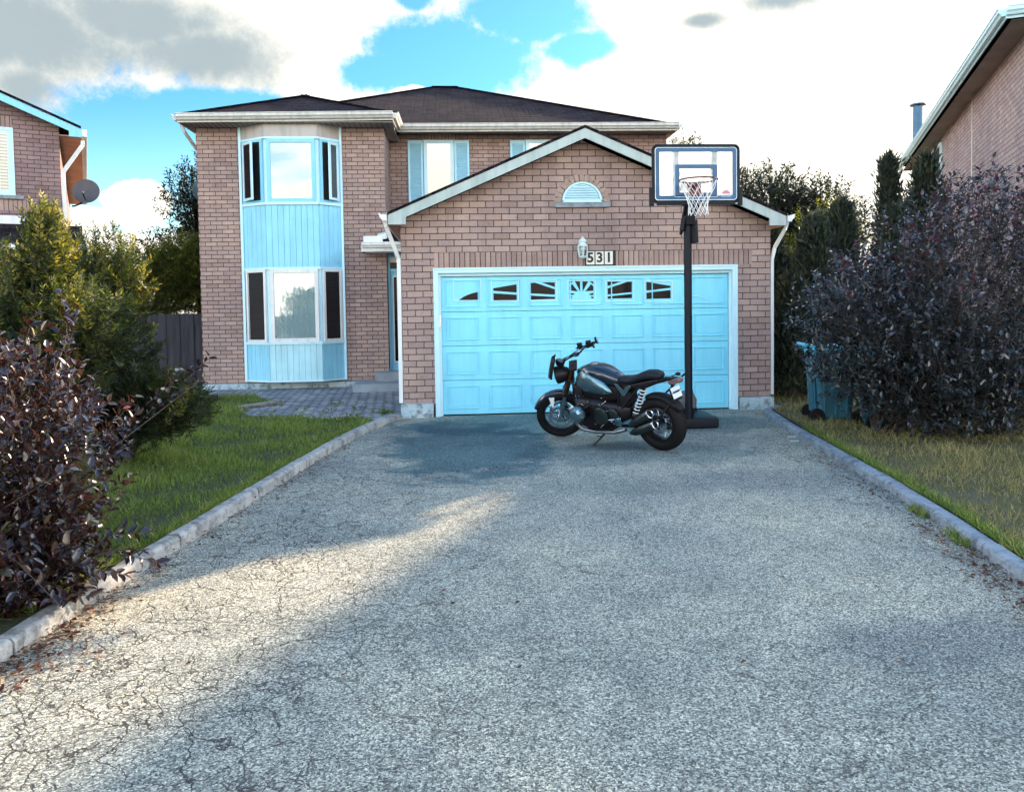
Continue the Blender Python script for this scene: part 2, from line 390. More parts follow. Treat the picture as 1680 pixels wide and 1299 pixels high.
    h = m.math('SUBTRACT', m.math('ADD', m.math('MULTIPLY', g.outputs['Distance'], -.5), m.math('MULTIPLY', pits, 1.2)), m.math('MULTIPLY', k, 1.5))
    m.bump(h, .9, .006); return m.mat
M['asphalt'] = asphalt()

def concrete(name, c1, c2, blot=.7):
    m = NT(name); o = m.obj()
    a = m.noise(o, 2.2, 6, .65); b = m.noise(o, 60, 4, .7); c = m.noise(o, 9, 5, .7)
    x = m.mix(1.0, m.ramp(a, [(.3, c1), (.7, c2)]), m.ramp(b, [(.3,.75),(.7,1.15)]), 'MULTIPLY')
    x = m.mix(1.0, x, m.ramp(c, [(.38, blot),(.52, 1.0)]), 'MULTIPLY')
    m.base(x); m.set(Roughness=.88); m.bump(m.math('ADD', b, m.math('MULTIPLY', c, 2)), .5, .006); return m.mat
M['kerb'] = concrete('kerb', (.27,.26,.245), (.50,.48,.44), .5)
M['kerb_dark'] = concrete('kerb_dark', (.17,.20,.23), (.34,.38,.41), .5)
M['parging'] = concrete('parging', (.34,.46,.50), (.56,.66,.68), .38)
M['sill_stone'] = concrete('sill_stone', (.22,.25,.27), (.34,.37,.38))

def pavers():
    m = NT('pavers'); o = m.obj(); mp = m.n('ShaderNodeMapping'); mp.inputs['Rotation'].default_value = (0,0,R(38)); m.l(o, mp.inputs[0])
    b = m.n('ShaderNodeTexBrick'); m.l(mp.outputs[0], b.inputs['Vector']); b.offset = .5
    b.inputs['Scale'].default_value = 1; b.inputs['Brick Width'].default_value = .21; b.inputs['Row Height'].default_value = .115
    b.inputs['Mortar Size'].default_value = .016; b.inputs['Mortar Smooth'].default_value = .3
    b.inputs['Color1'].default_value = (.30,.31,.32,1); b.inputs['Color2'].default_value = (.56,.54,.54,1); b.inputs['Mortar'].default_value = (.035,.04,.035,1)
    n = m.noise(o, 50, 4, .7); n2 = m.noise(o, 1.3, 5)
    c = m.mix(1.0, b.outputs['Color'], m.ramp(n, [(.3,.7),(.7,1.2)]), 'MULTIPLY')
    c = m.mix(1.0, c, m.ramp(n2, [(.35,(.6,.68,.74)),(.65,(1.1,1.08,1.08))]), 'MULTIPLY')
    wd = m.ramp(m.noise(o, 5, 5, .7), [(.62, 0), (.68, 1)]); c = m.mix(m.math('MULTIPLY', wd, .8), c, (.04,.055,.03))
    m.base(c); m.set(Roughness=.9); m.bump(m.math('SUBTRACT', n, m.math('MULTIPLY', b.outputs['Fac'], 2)), .7, .008); return m.mat
M['pavers'] = pavers()

def soil(name, c1, c2):
    m = NT(name); o = m.obj(); a = m.noise(o, 3, 8, .7); b = m.noise(o, 40, 4, .7)
    m.base(m.mix(1.0, m.ramp(a, [(.3, c1), (.7, c2)]), m.ramp(b, [(.3,.6),(.7,1.3)]), 'MULTIPLY')); m.set(Roughness=.95); m.bump(b, .8, .02); return m.mat
M['soil'] = soil('soil', (.035,.045,.018), (.07,.075,.03))
M['soil_dry'] = soil('soil_dry', (.085,.075,.035), (.13,.11,.055))
M['ground'] = soil('ground', (.05,.06,.03), (.08,.085,.045))

def wood():
    m = NT('fence_wood'); o = m.obj(); mp = m.n('ShaderNodeMapping'); mp.inputs['Scale'].default_value = (14,14,1.2); m.l(o, mp.inputs[0])
    a = m.noise(mp.outputs[0], 1, 6, .6); m.base(m.ramp(a, [(.3,(.018,.018,.024)),(.7,(.055,.055,.07))])); m.set(Roughness=.8); return m.mat
M['fence_wood'] = wood()

def leafmat(name, stops, trans=.35, rough=.5, spec=.4, tcol=None):
    m = NT(name); at = m.n('ShaderNodeAttribute', attribute_name='rnd')
    c = m.ramp(at.outputs['Fac'], stops)
    c = m.mix(1.0, c, m.ramp(m.noise(m.obj(), 60, 2), [(.3,.8),(.7,1.15)]), 'MULTIPLY')
    m.base(c); m.set(Roughness=rough); m.p.inputs['Specular IOR Level'].default_value = spec
    tl = m.n('ShaderNodeBsdfTranslucent')
    if tcol: m.l(m.mix(1.0, c, tcol, 'MULTIPLY'), tl.inputs['Color'])
    else: m.l(c, tl.inputs['Color'])
    mx = m.n('ShaderNodeMixShader'); mx.inputs[0].default_value = trans
    m.l(m.p.outputs[0], mx.inputs[1]); m.l(tl.outputs[0], mx.inputs[2]); m.l(mx.outputs[0], m.out.inputs['Surface']); return m.mat
M['leaf_purple_left'] = leafmat('leaf_purple_left', [(0,(.010,.005,.006)),(.5,(.028,.012,.011)),(.78,(.062,.026,.018)),(.88,(.075,.075,.028)),(.94,(.24,.035,.018)),(1,(.32,.13,.02))], .20, .27, 1.0, (1.8,1.1,.8))
M['leaf_purple_right'] = leafmat('leaf_purple_right', [(0,(.014,.024,.023)),(.4,(.028,.038,.040)),(.7,(.052,.050,.060)),(.96,(.105,.090,.105)),(1,(.13,.03,.04))], .22, .27, 1.0)
M['needle'] = leafmat('needle', [(0,(.006,.013,.007)),(.45,(.022,.040,.012)),(.75,(.060,.085,.018)),(.9,(.19,.20,.03)),(1,(.36,.30,.05))], .28, .5, .4, (1.7,1.6,.6))
M['leaf_dark'] = leafmat('leaf_dark', [(0,(.012,.020,.012)),(.6,(.030,.045,.022)),(.95,(.07,.075,.03)),(1,(.15,.08,.02))], .30, .45)
M['leaf_mid'] = leafmat('leaf_mid', [(0,(.035,.060,.012)),(.5,(.11,.14,.022)),(1,(.32,.32,.05))], .50, .5, .4, (1.5,1.5,.6))
M['cedar'] = leafmat('cedar', [(0,(.014,.026,.020)),(.6,(.038,.056,.036)),(1,(.13,.13,.055))], .30, .6)
M['grass'] = leafmat('grass', [(0,(.045,.085,.016)),(.30,(.10,.17,.028)),(.70,(.20,.27,.055)),(.90,(.32,.34,.10)),(1,(.5,.44,.22))], .40, .5, .4, (1.3,1.3,.6))
M['grass_dry'] = leafmat('grass_dry', [(0,(.06,.08,.025)),(.30,(.14,.16,.05)),(.6,(.27,.235,.10)),(1,(.5,.40,.21))], .35, .6, .3, (1.3,1.2,.8))
M['litter'] = leafmat('litter', [(0,(.05,.015,.010)),(.5,(.14,.045,.025)),(.85,(.26,.12,.06)),(1,(.45,.32,.2))], .1, .7, .3)

# ------------------------------------------------------------------ foliage tools
def np_mesh(name, V, loops, starts, totals, mat, parent=None, rnd=None, smooth=False):
    me = bpy.data.meshes.new(name)
    me.vertices.add(len(V)); me.vertices.foreach_set('co', np.asarray(V, np.float32).ravel())
    me.loops.add(len(loops)); me.loops.foreach_set('vertex_index', np.asarray(loops, np.int32))
    me.polygons.add(len(starts)); me.polygons.foreach_set('loop_start', np.asarray(starts, np.int32)); me.polygons.foreach_set('loop_total', np.asarray(totals, np.int32))
    me.update(calc_edges=True)
    if rnd is not None:
        a = me.attributes.new('rnd', 'FLOAT', 'POINT'); a.data.foreach_set('value', np.asarray(rnd, np.float32))
    me.materials.append(mat)
    o = bpy.data.objects.new(name, me); COL.objects.link(o)
    if parent: o.parent = parent
    return o
def norm(a): return a/np.maximum(np.linalg.norm(a, axis=-1, keepdims=True), 1e-9)
SH = {
 'oval': ([(0,0,0),(.32,.5,.02),(.32,-.5,.02),(.34,0,-.10),(.72,.36,-.04),(.72,-.36,-.04),(.74,0,-.13),(1,0,-.22)],
          [(0,3,1),(0,2,3),(3,6,4,1),(2,5,6,3),(6,7,4),(5,7,6)]),
 'rhomb': ([(0,0,0),(.45,.5,.08),(1,0,-.10),(.45,-.5,.08)], [(0,2,1),(0,3,2)]),
 'spray': ([(0,0,0),(.4,.5,.05),(1,.12,-.05),(.9,-.2,-.05),(.35,-.45,.05)], [(0,4,3,2,1)]),
 'blade': ([(0,.5,0),(0,-.5,0),(.55,.32,.0),(.55,-.32,0),(1,0,-.22)], [(0,1,3,2),(2,3,4)]),
}
def leaves(name, P, D, N, L, W, mat, parent=None, shape='rhomb', rnd=None):
    P = np.asarray(P); D = norm(D); S = norm(np.cross(N, D)); N = np.cross(D, S); n = len(P)
    T = np.array(SH[shape][0]); F = SH[shape][1]; k = len(T)
    L = np.broadcast_to(L, (n,)).reshape(n,1,1); W = np.broadcast_to(W, (n,)).reshape(n,1,1)
    V = P[:,None,:] + D[:,None,:]*T[None,:,0:1]*L + S[:,None,:]*T[None,:,1:2]*W + N[:,None,:]*T[None,:,2:3]*L
    off = (np.arange(n)*k)[:,None]
    fl = np.array([i for f in F for i in f]); tot = np.array([len(f) for f in F])
    loops = (off + fl[None,:]).ravel(); totals = np.tile(tot, n); starts = np.concatenate([[0], np.cumsum(totals)[:-1]])
    if rnd is None: rnd = rng.random(n)
    return np_mesh(name, V.reshape(-1,3), loops, starts, totals, mat, parent, np.repeat(rnd, k))
def sticks(name, A, B, ra, rb, mat, parent=None):
    A = np.asarray(A); B = np.asarray(B); n = len(A); d = norm(B-A)
    ref = np.tile([.31,.17,.93], (n,1)); x = norm(np.cross(d, ref)); y = np.cross(d, x)
    ra = np.broadcast_to(ra, (n,)); rb = np.broadcast_to(rb, (n,)); V = []
    for Q, r in ((A, ra), (B, rb)):
        for j in range(4):
            t = math.pi/2*j; V.append(Q + (x*math.cos(t) + y*math.sin(t))*r[:,None])
    V = np.stack(V, 1); off = (np.arange(n)*8)[:,None]
    fl = np.array([0,1,5,4, 1,2,6,5, 2,3,7,6, 3,0,4,7]); loops = (off+fl).ravel(); tot = np.full(n*4, 4)
    return np_mesh(name, V.reshape(-1,3), loops, np.arange(n*4)*4, tot, mat, parent)
def lump(u, seed):
    r = np.random.default_rng(seed); s = np.zeros(len(u))
    for f, a in ((1.7,.5),(3.3,.32),(6.1,.22)):
        for _ in range(3):
            k = norm(r.normal(size=(1,3)))[0]*f*2; s += a*np.sin(u@k + r.random()*6.28)/1.7
    return s
def shrub(root, base, domes, n_twig, tlen, per, ll, lw, mat, shape='oval', seed=1, up=.8, inner=.35, rough=.14, stem_r=.018, stems=40,
          leaf_name='foliage', stem_name='branches', spread=.9, flat=0., zmin=.03, bright=None, extra=None, wood='twig'):
    r = np.random.default_rng(seed)
    w = np.array([d[2] for d in domes], float); w /= w.sum(); idx = r.choice(len(domes), n_twig, p=w)
    c = np.array([d[0] for d in domes])[idx]; rad = np.array([d[1] for d in domes])[idx]
    u = norm(r.normal(size=(n_twig,3))); rr = (inner + (1-inner)*r.random(n_twig)**.55)*(1 + rough*lump(u*1.0 + c*.8, seed))
    tip = c + rad*u*rr[:,None]
    out = norm(u*rad); d = norm(out*.75 + np.array([0,0,up]) + r.normal(size=(n_twig,3))*.35)
    keep = tip[:,2] > zmin + .05; tip, d, out = tip[keep], d[keep], out[keep]; n = len(tip)
    if extra is not None:
        tip = np.vstack([tip, extra[0]]); d = np.vstack([d, norm(np.array(extra[1]))]); n = len(tip)
    tl = tlen*(.6 + .8*r.random(n)); st = tip - d*tl[:,None]
    bend = norm(r.normal(size=(n,3)))*.12
    t = np.linspace(.08, 1.0, per)[None,:] + r.normal(size=(n,per))*.03
    P = st[:,None,:] + d[:,None,:]*(tl[:,None]*t)[:,:,None] + bend[:,None,:]*(tl[:,None]*t*(1-t))[:,:,None]
    a1 = norm(np.cross(d, np.array([.2,.3,.93]) )); a2 = np.cross(d, a1)
    ph = np.arange(per)[None,:]*2.4 + r.random((n,1))*6.28 + r.normal(size=(n,per))*.3
    if flat > 0: ph = np.where(np.arange(per)[None,:]%2 == 0, 0, math.pi) + r.normal(size=(n,per))*.35
    side = a1[:,None,:]*np.cos(ph)[:,:,None] + a2[:,None,:]*np.sin(ph)[:,:,None]
    ad = norm(d[:,None,:]*(.45+.5*t[:,:,None]) + side*spread + r.normal(size=(n,per,3))*.18)
    nn = norm(np.array([0,0,1.0])[None,None,:] + r.normal(size=(n,per,3))*.45 + d[:,None,:]*.2)
    if flat > 0: nn = norm(a2[:,None,:] + r.normal(size=(n,per,3))*.25)
    P = P.reshape(-1,3); ad = ad.reshape(-1,3); nn = nn.reshape(-1,3)
    L = ll*(.65 + .6*r.random(len(P))); rn = r.random((n,1))*.55 + r.random((n,per))*.45
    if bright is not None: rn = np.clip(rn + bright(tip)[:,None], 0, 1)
    rn = rn.ravel(); ok = P[:,2] > zmin
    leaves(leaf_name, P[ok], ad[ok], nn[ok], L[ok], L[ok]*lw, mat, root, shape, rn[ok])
    # wood: curved stems from the base, then one thin twig each
    A, B, ra, rb = [st], [tip], [np.full(n, .0035)], [np.full(n, .0015)]
    pick = r.choice(n, min(stems, n), replace=False)
    for j in pick:
        b0 = np.array(base[r.integers(len(base))]) + r.normal(size=3)*[.07,.07,0]; e = st[j]
        m1 = b0*.62 + e*.38 + [0,0,.22*(e[2]-b0[2])]; m2 = b0*.25 + e*.75 + [0,0,.12*(e[2]-b0[2])]
        pts = [b0, m1, m2, e]; rs = [stem_r, stem_r*.7, stem_r*.42, stem_r*.2]
        for q in range(3):
            A.append(pts[q][None]); B.append(pts[q+1][None]); ra.append([rs[q]]); rb.append([rs[q+1]])
    # every twig reaches back toward a stem
    k2 = r.choice(n, min(n, stems*8), replace=False); cen = c.mean(0) if len(domes) == 1 else None
    tgt = np.array([domes[0][0]])*.0 + st[k2]*.72 + np.array(base[0])*.28 + [0,0,.1]
    tgt[:,2] = np.minimum(tgt[:,2], st[k2][:,2]*.95+.02)
    A.append(tgt); B.append(st[k2]); ra.append(np.full(len(k2), .007)); rb.append(np.full(len(k2), .0035))
    sticks(stem_name, np.vstack(A), np.vstack(B), np.concatenate(ra), np.concatenate(rb), M[wood], root)

def tree(name, label, cat, loc, h, crown, n_twig, tlen, per, ll, lw, mat, seed, trunk_r=.12, shape='rhomb', group=None, **k):
    t = empty(name, loc, label=label, cat=cat, group=group)
    cz = min(c[0][2] for c in crown); top = max(c[0][2] + c[1][2]*.5 for c in crown)
    m = MB(); r = random.Random(seed)
    pts = [(0,0,-.05)] + [(r.uniform(-.12,.12)*f, r.uniform(-.12,.12)*f, top*f) for f in (.25,.5,.75,1)]
    m.tube(pts, [trunk_r, trunk_r*.85, trunk_r*.6, trunk_r*.38, trunk_r*.12], 9)
    for _ in range(14):
        c = r.choice(crown); f = r.uniform(.3,.8); s = Vector((0,0,top*f)); e = Vector(c[0]) + Vector([r.uniform(-.7,.7)*q for q in c[1]])
        mid = (s+e)/2 + Vector((0,0,-.1)); m.tube([s, mid, e], [trunk_r*.38, trunk_r*.25, trunk_r*.06], 6)
    m.build('trunk', M['bark'], t, smooth=True)
    shrub(t, [(0,0,top*.5)], crown, n_twig, tlen, per, ll, lw, mat, shape, seed, leaf_name='crown', stem_name='twigs', stems=30, stem_r=.03, **k)
    return t
def cedar(label, loc, h, r0, seed, n=2600, group='conifers between the two lots', dens=5):
    t = empty('cedar_tree', loc, label=label, cat='conifer', group=group); r = np.random.default_rng(seed)
    f = r.random(n)**.8; prof = ((1-f)**.72*1.05+.02)*(1+.10*np.sin(f*41+seed*2))*(1+.12*np.sin(f*23+seed))
    a = r.random(n)*6.283; rr = r0*prof*(.55+.5*r.random(n)**.5)*(1+.13*np.sin(a*3+f*9+seed))
    P = np.stack([rr*np.cos(a), rr*np.sin(a), .1 + f*h*.97], 1)
    out = np.stack([np.cos(a), np.sin(a), np.zeros(n)], 1)
    P2 = np.repeat(P, dens, 0) + r.normal(size=(n*dens,3))*[.075,.075,.09]; o2 = np.repeat(out, dens, 0)
    D = norm(o2*.55 + [0,0,1.0] + r.normal(size=(n*dens,3))*.3); N = norm(o2*.3 + r.normal(size=(n*dens,3)))
    L = .11*(.6+.8*r.random(n*dens))
    leaves('crown', P2, D, N, L, L*.32, M['cedar'], t, 'spray', np.clip(np.repeat(r.random(n), dens)*.7 + r.random(n*dens)*.3, 0, 1))
    MB().tube([(0,0,-.05),(0.02,0,h*.5),(0,0,h*.97)], [.09,.06,.01], 8).build('trunk', M['bark'], t, smooth=True)
    return t

# ------------------------------------------------------------------ the setting
def sheet(name, poly, z, mat, kind='structure'):
    m = MB(); m.add([(x, y, z) for x, y in poly], [tuple(range(len(poly)))])
    o = m.build(name, mat); tag(o, kind=kind)
    if o.data.polygons[0].normal.z < 0: o.data.flip_normals()
    return o
KL = [(-.86,11.70),(-1.00,11.25),(-1.20,10.55),(-1.42,9.35),(-1.58,8.2),(-1.70,7.25),(-1.85,6.0),(-1.97,5.2),(-2.06,4.45),(-2.13,3.7),(-2.20,2.7),(-2.30,1.2),(-2.4,-1)]
KR = [(4.86,11.75),(4.52,11.45),(4.17,9.6),(3.80,7.38),(3.64,6.35),(3.47,5.45),(3.30,4.72),(3.13,4.0),(2.92,3.2),(2.6,2.0),(2.3,.8),(2.1,-1)]
sheet('ground', [(-400,-300),(400,-300),(400,700),(-400,700)], -.06, M['ground'])
sheet('driveway', [(-1.0,11.84),(-.45,12.06),(4.45,12.06),(4.75,11.9)] + [(x+.05,y) for x,y in KR[1:]] + [(2.1,-3),(-2.4,-3)] + [(x-.05,y) for x,y in reversed(KL)], 0, M['asphalt'])
sheet('street', [(-60,-14),(60,-14),(60,-3.02),(-60,-3.02)], -.02, M['asphalt'])
LAWN_L = [(x-.12,y) for x,y in KL[1:]] + [(-14,-1),(-14,15.5),(-7.5,15.6),(-5.1,15.25),(-3.72,14.85),(-3.05,13.62),(-3.5,12.9),(-3.15,12.1),(-2.2,11.62),(-1.35,11.3)]
sheet('lawn', LAWN_L, .07, M['soil'])
LAWN_R = [(x+.16,y) for x,y in KR] + [(14,-1),(14,30),(6.0,30),(4.9,18),(4.9,12)]
sheet('side_lawn', LAWN_R, .055, M['soil_dry'])
sheet('back_yard', [(-14,15.5),(-5.45,15.5),(-5.2,16.4),(-5.2,30),(-14,30)], .03, M['soil'])
sheet('paved_path', [(-.80,11.78),(-.80,16.7),(-5.1,16.7),(-7.2,16.2),(-7.4,15.5),(-5.1,15.2),(-3.6,14.8),(-2.95,13.6),(-3.6,12.9),(-3.2,12.0),(-2.2,11.5),(-1.3,11.2),(-1.05,11.3)], .045, M['pavers'])
def kerb(name, pts, w, h, side, mat, cuts):
    # separate kerb stones following the edge, with open joints
    P = [Vector((x,y,0)) for x,y in pts]; L = [0]
    for a, b in zip(P, P[1:]): L.append(L[-1] + (b-a).length)
    def at(s):
        for i in range(len(P)-1):
            if s <= L[i+1] or i == len(P)-2:
                t = (s-L[i])/(L[i+1]-L[i]); return P[i].lerp(P[i+1], t), (P[i+1]-P[i]).normalized()
    m = MB(); s = 0; rr = random.Random(3)
    while s < L[-1]-.2:
        e = min(s + cuts*rr.uniform(.85,1.15), L[-1]); n = 5; dz = rr.uniform(-.008,.008); dx = rr.uniform(-.008,.008); ring = []
        for i in range(n+1):
            q, d = at(s+.007 + (e-s-.014)*i/n); nx = Vector((d.y,-d.x,0))*side
            o = [(0,-.05),(0+.004,h-.022),(.018,h-.004),(.03,h),(w-.03,h),(w-.015,h-.01),(w,-.05)]
            ring.append([q + nx*(a+dx) + Vector((0,0,b+dz)) for a, b in o])
        k = len(ring[0]); vs = [v for r_ in ring for v in r_]; fs = []
        for i in range(n):
            for j in range(k-1): fs.append((i*k+j, i*k+j+1, (i+1)*k+j+1, (i+1)*k+j))
        fs.append(tuple(range(k))); fs.append(tuple(n*k+j for j in range(k-1,-1,-1)))
        m.add(vs, fs); s = e
    return tag(m.build(name, mat, recalc=True), kind='structure')
kerb('kerb_left', KL[1:], .125, .09, 1, M['kerb'], 1.55)
kerb('kerb_right', KR, .13, .075, -1, M['kerb_dark'], 1.5)
kerb('kerb_sill', [(-.80,11.86),(-1.02,11.28)], .22, .062, 1, M['kerb'], 2.0)
# loose edging stones at the inner corner of the lawn
tag(MB().obox((-3.28,13.45,.07),(.27,.40,0),(-.06,.045,0),(0,0,.03)).build('kerb_inner', M['kerb'], bevel=.008), kind='structure')

# ------------------------------------------------------------------ main house
house = empty('brick_house', (0,0,0), label='two storey brick house with light blue bay windows and a double garage in front', cat='house')
def on(o, t, n):
    # box helper on a wall line: u along t, z up, d outward along n
    o, t, n = Vector(o), Vector(t).normalized(), Vector(n).normalized()
    def f(mb, u0, u1, z0, z1, d0, d1, mi=0):
        c = o + t*(u0+u1)/2 + n*(d0+d1)/2 + Vector((0,0,(z0+z1)/2))
        mb.obox(c, t*(u1-u0)/2, n*(d1-d0)/2, Vector((0,0,(z1-z0)/2)), mi)
    return f
m = MB()
m.box((-5.14,16.5,.16),(-1.39,26.99,5.34)); m.build('wall', M['brick_wing'], house)
m = MB(); m.box((-1.387,17.9,.16),(4.86,26.997,5.50)); m.build('wall', M['brick_wing'], house)
MB().box((-5.17,16.47,-.06),(-1.37,27.03,.16)).build('foundation', M['parging'], house, bevel=.01)
MB().box((-1.365,17.87,-.06),(4.89,27.02,.157)).build('foundation', M['parging'], house, bevel=.01)
# roof: hipped main roof with a hipped wing running forward
k = .44; z0 = 5.60; ex0, ex1, ey0, ey1 = -5.33, 4.98, 17.4, 27.0
hd = (ey1-ey0)/2; zr = z0 + k*hd; r0, r1, yr = ex0+hd, ex1-hd, ey0+hd
wx1 = -1.16; hw = (wx1-ex0)/2; wz = z0 + k*hw; wxm = (ex0+wx1)/2; wy = 16.0
m = MB()
m.add([(ex0,ey0,z0),(ex1,ey0,z0),(r1,yr,zr),(r0,yr,zr),(ex0,ey1,z0),(ex1,ey1,z0)], [(0,1,2,3),(1,5,2),(5,4,3,2),(4,0,3)])
zw = 5.47; wz = zw + k*hw
m.add([(ex0,wy,zw),(wx1,wy,zw+.05),(wxm,wy+hw,wz),(ex0,ey0,z0+.001),(wxm,ey0+hw,z0+k*hw+.001),(wx1,ey0,z0+.001)], [(0,1,2),(0,2,4,3),(1,5,4,2)])
roof = m.build('roof', M['shingle'], house)
m = MB()   # ridge and hip caps
for a, b in (((r0,yr,zr),(r1,yr,zr)),((r1,yr,zr),(ex1,ey0,z0)),((r0,yr,zr),(-3.2,ey0+2.16,z0+k*2.16)),((ex0,wy,zw),(wxm,wy+hw,wz)),((wx1,wy,zw+.05),(wxm,wy+hw,wz)),((wxm,wy+hw,wz),(wxm,ey0+hw,z0+k*hw))):
    m.bar(Vector(a)+Vector((0,0,.008)), Vector(b)+Vector((0,0,.008)), .2, .022)
m.build('ridge_cap', M['shingle'], roof)
def gutter(pts, z, side, name='gutter', h=.12, parent=house, mat='gutter', w=.11):
    # K style gutter along pts; side +1 puts the trough to the right of travel
    m = MB(); prof = [(0,0),(.055,0),(.075,.035),(.10,.055),(.10,h-.018),(.112,h-.012),(.112,h),(.095,h),(.09,h-.02),(.0,h-.02)]
    P = [Vector((q[0],q[1],(q[2] if len(q) > 2 else z)-h)) for q in pts]
    for i, (a, b) in enumerate(zip(P, P[1:])):
        d = (b-a).normalized(); nrm = Vector((d.y,-d.x,0)).normalized()*side; e = .0
        if i > 0: e = .11 if side*(Vector(P[i]-P[i-1]).normalized().cross(d).z) > 0 else 0
        m.prism([(q[0], q[1]) for q in prof], a - d*0, nrm, Vector((0,0,1)), (b-a))
        m.bar(a - nrm*.012 + Vector((0,0,h-.075)) , b - nrm*.012 + Vector((0,0,h-.075)), .02, .17)
    return m.build(name, M[mat], parent, recalc=True)
gutter([(ex0,ey1,5.61),(ex0,wy,5.48),(wx1,wy,5.53),(wx1,ey0,5.605),(ex1,ey0,5.64),(ex1,ey1,5.64)], 5.6, 1)
m = MB()
for a, b in (((ex0+.02,wy+.02),(wx1-.02,16.497)),((ex0+.02,16.497),(-5.142,27)),((-1.385,16.497),(wx1-.02,17.897))):
    m.box((a[0],a[1],5.33),(b[0],b[1],5.345))
m.box((wx1-.0,ey0+.02,5.50),(ex1-.02,17.897,5.515)); m.box((4.862,17.897,5.50),(ex1-.02,27,5.515)); m.build('soffit', M['soffit'], house)
m = MB()
for i in range(38):
    x = ex0 + .08 + i*.11
    if x < wx1: m.box((x,wy+.02,5.325),(x+.012,16.49,5.329))
m.build('soffit_groove', M['dark_void'], house)

# bay window, two storeys, three faces
BP = [(-4.26,16.5),(-3.72,16.15),(-2.68,16.15),(-2.28,16.5)]
bay = MB()
A = [(x,y) for x,y in BP]
for (za, zb) in ((.22,5.328),):
    n = 4; inset = [(-4.24,16.499),(-3.71,16.165),(-2.69,16.165),(-2.30,16.499)]
    vs = [(x,y,za) for x,y in inset] + [(x,y,zb) for x,y in inset]
    bay.add(vs, [(0,1,2,3),(7,6,5,4),(0,4,5,1),(1,5,6,2),(2,6,7,3)])
bayo = bay.build('bay_window', M['white_blue_trim'], house)
faces = []
for i in range(3):
    a, b = Vector((*BP[i],0)), Vector((*BP[i+1],0)); t = (b-a).normalized(); nrm = Vector((t.y,-t.x,0)); faces.append((a, t, nrm, (b-a).length))
def boards(mb, f, L, z0_, z1_, d0=.0, d1=.014, w=.118, mi=0):
    nb = max(1, round(L/w)); w = L/nb
    for i in range(nb): f(mb, i*w+.003, (i+1)*w-.003, z0_, z1_, d0, d1, mi)
for (za, zb, nm, mats) in ((.235,.955,'siding',('siding_blue','siding_pale','siding_blue')), (2.50,3.735,'siding',('siding_blue',)*3)):
    m = MB()
    for i, (a, t, nrm, L) in enumerate(faces): boards(m, on(a, t, nrm), L, za, zb, -.012, .012, mi=1 if (mats[i] == 'siding_pale') else 0)
    m.build(nm, [M['siding_blue'], M['siding_pale']], bayo)
m = MB()
for i, (a, t, nrm, L) in enumerate(faces):
    f = on(a, t, nrm); f(m, -.002, L+.002, 5.075, 5.329, -.012, .012)
m.build('header_board', M['header'], bayo)
m = MB()
for a, t, nrm, L in faces:
    f = on(a, t, nrm)
    for z, dz, d in ((.20,.035,.022),(.955,.05,.045),(2.455,.045,.03),(3.735,.05,.045),(5.035,.04,.028)): f(m, -.012, L+.012, z, z+dz, -.01, d)
m.box((-4.30,16.45,.2),(-4.25,16.497,5.327)); m.box((-2.29,16.45,.2),(-2.245,16.497,5.327))
m.build('bay_trim', M['white_blue_trim'], bayo)
def slats(mb, f, u0, u1, z0_, z1_, d, step=.05, mi=0):
    z = z0_
    while z < z1_-.01:
        f(mb, u0, u1, z, z+step*.82, d, d+.006, mi); z += step
def bay_unit(idx, z0_, z1_, upper):
    a, t, nrm, L = faces[idx]; f = on(a, t, nrm)
    m = MB()     # outer frame
    if idx == 1: u0, u1, fw = .045, L-.045, .075
    else: u0, u1, fw = (.06, L-.045, .05) if idx == 0 else (.045, L-.05, .05)
    for q in ((u0,u1,z0_,z0_+fw),(u0,u1,z1_-fw,z1_),(u0,u0+fw,z0_+fw,z1_-fw),(u1-fw,u1,z0_+fw,z1_-fw)): f(m, *q, -.01, .035)
    op = upper and idx != 1
    fr = m.build('window_frame', M['shade_blue_paint'] if upper else M['white_trim'], bayo, bevel=.004)
    i0, i1, j0, j1 = u0+fw, u1-fw, z0_+fw, z1_-fw
    m = MB()
    if idx == 1:
        if upper: f(m, i0, i1, j0, j1, -.009, -.004); slats(m, f, i0, i1, j0, j1, -.004, .042); m.build('blind', M['blind'], bayo)
        else:
            n = 26; w = (i1-i0)/n
            for q in range(n): f(m, i0+q*w, i0+(q+1)*w-.002, j0, j1, -.009, -.004+.004*math.sin(q*1.9))
            m.build('curtain', M['curtain'], bayo)
        m = MB(); f(m, i0, i1, j0, j1, .012, .016); m.build('pane', M['glass'], bayo)
    elif not op:
        f(m, i0, i1, j0, j1, -.009, -.003); m.build('pane', M['dark_glass'], bayo)
        m = MB(); slats(m, f, i0+.01, i1-.01, j0, j1, -.002, .045); m.build('blind', M['dark_void'], bayo)
    else:
        f(m, i0, i1, j0, j1, -.009, -.003); m.build('pane', M['dark_void'], bayo)  # dark sheet fills the open casement, standing in for the unlit room
        # sash swung outward about its outer jamb
        ang = R(-16) if idx == 0 else R(17)
        hinge = a + t*(i0 if idx == 0 else i1); tt = (Matrix.Rotation(ang, 3, 'Z') @ t); nn = Vector((tt.y,-tt.x,0))
        W = i1-i0-.06; o_ = hinge + nrm*.04 - (tt*W if idx == 2 else Vector((0,0,0)))
        g = on(o_, tt, nn); m = MB(); sw = .05
        for q in ((0,W,j0,j0+sw),(0,W,j1-sw,j1),(0,sw,j0+sw,j1-sw),(W-sw,W,j0+sw,j1-sw)): g(m, *q, 0, .035)
        sa = m.build('sash', M['white_blue_trim'], bayo, bevel=.004)
        m = MB(); g(m, sw, W-sw, j0+sw, j1-sw, .012, .018); m.build('pane', M['glass_dark'] if idx == 2 else M['dark_glass'], bayo)

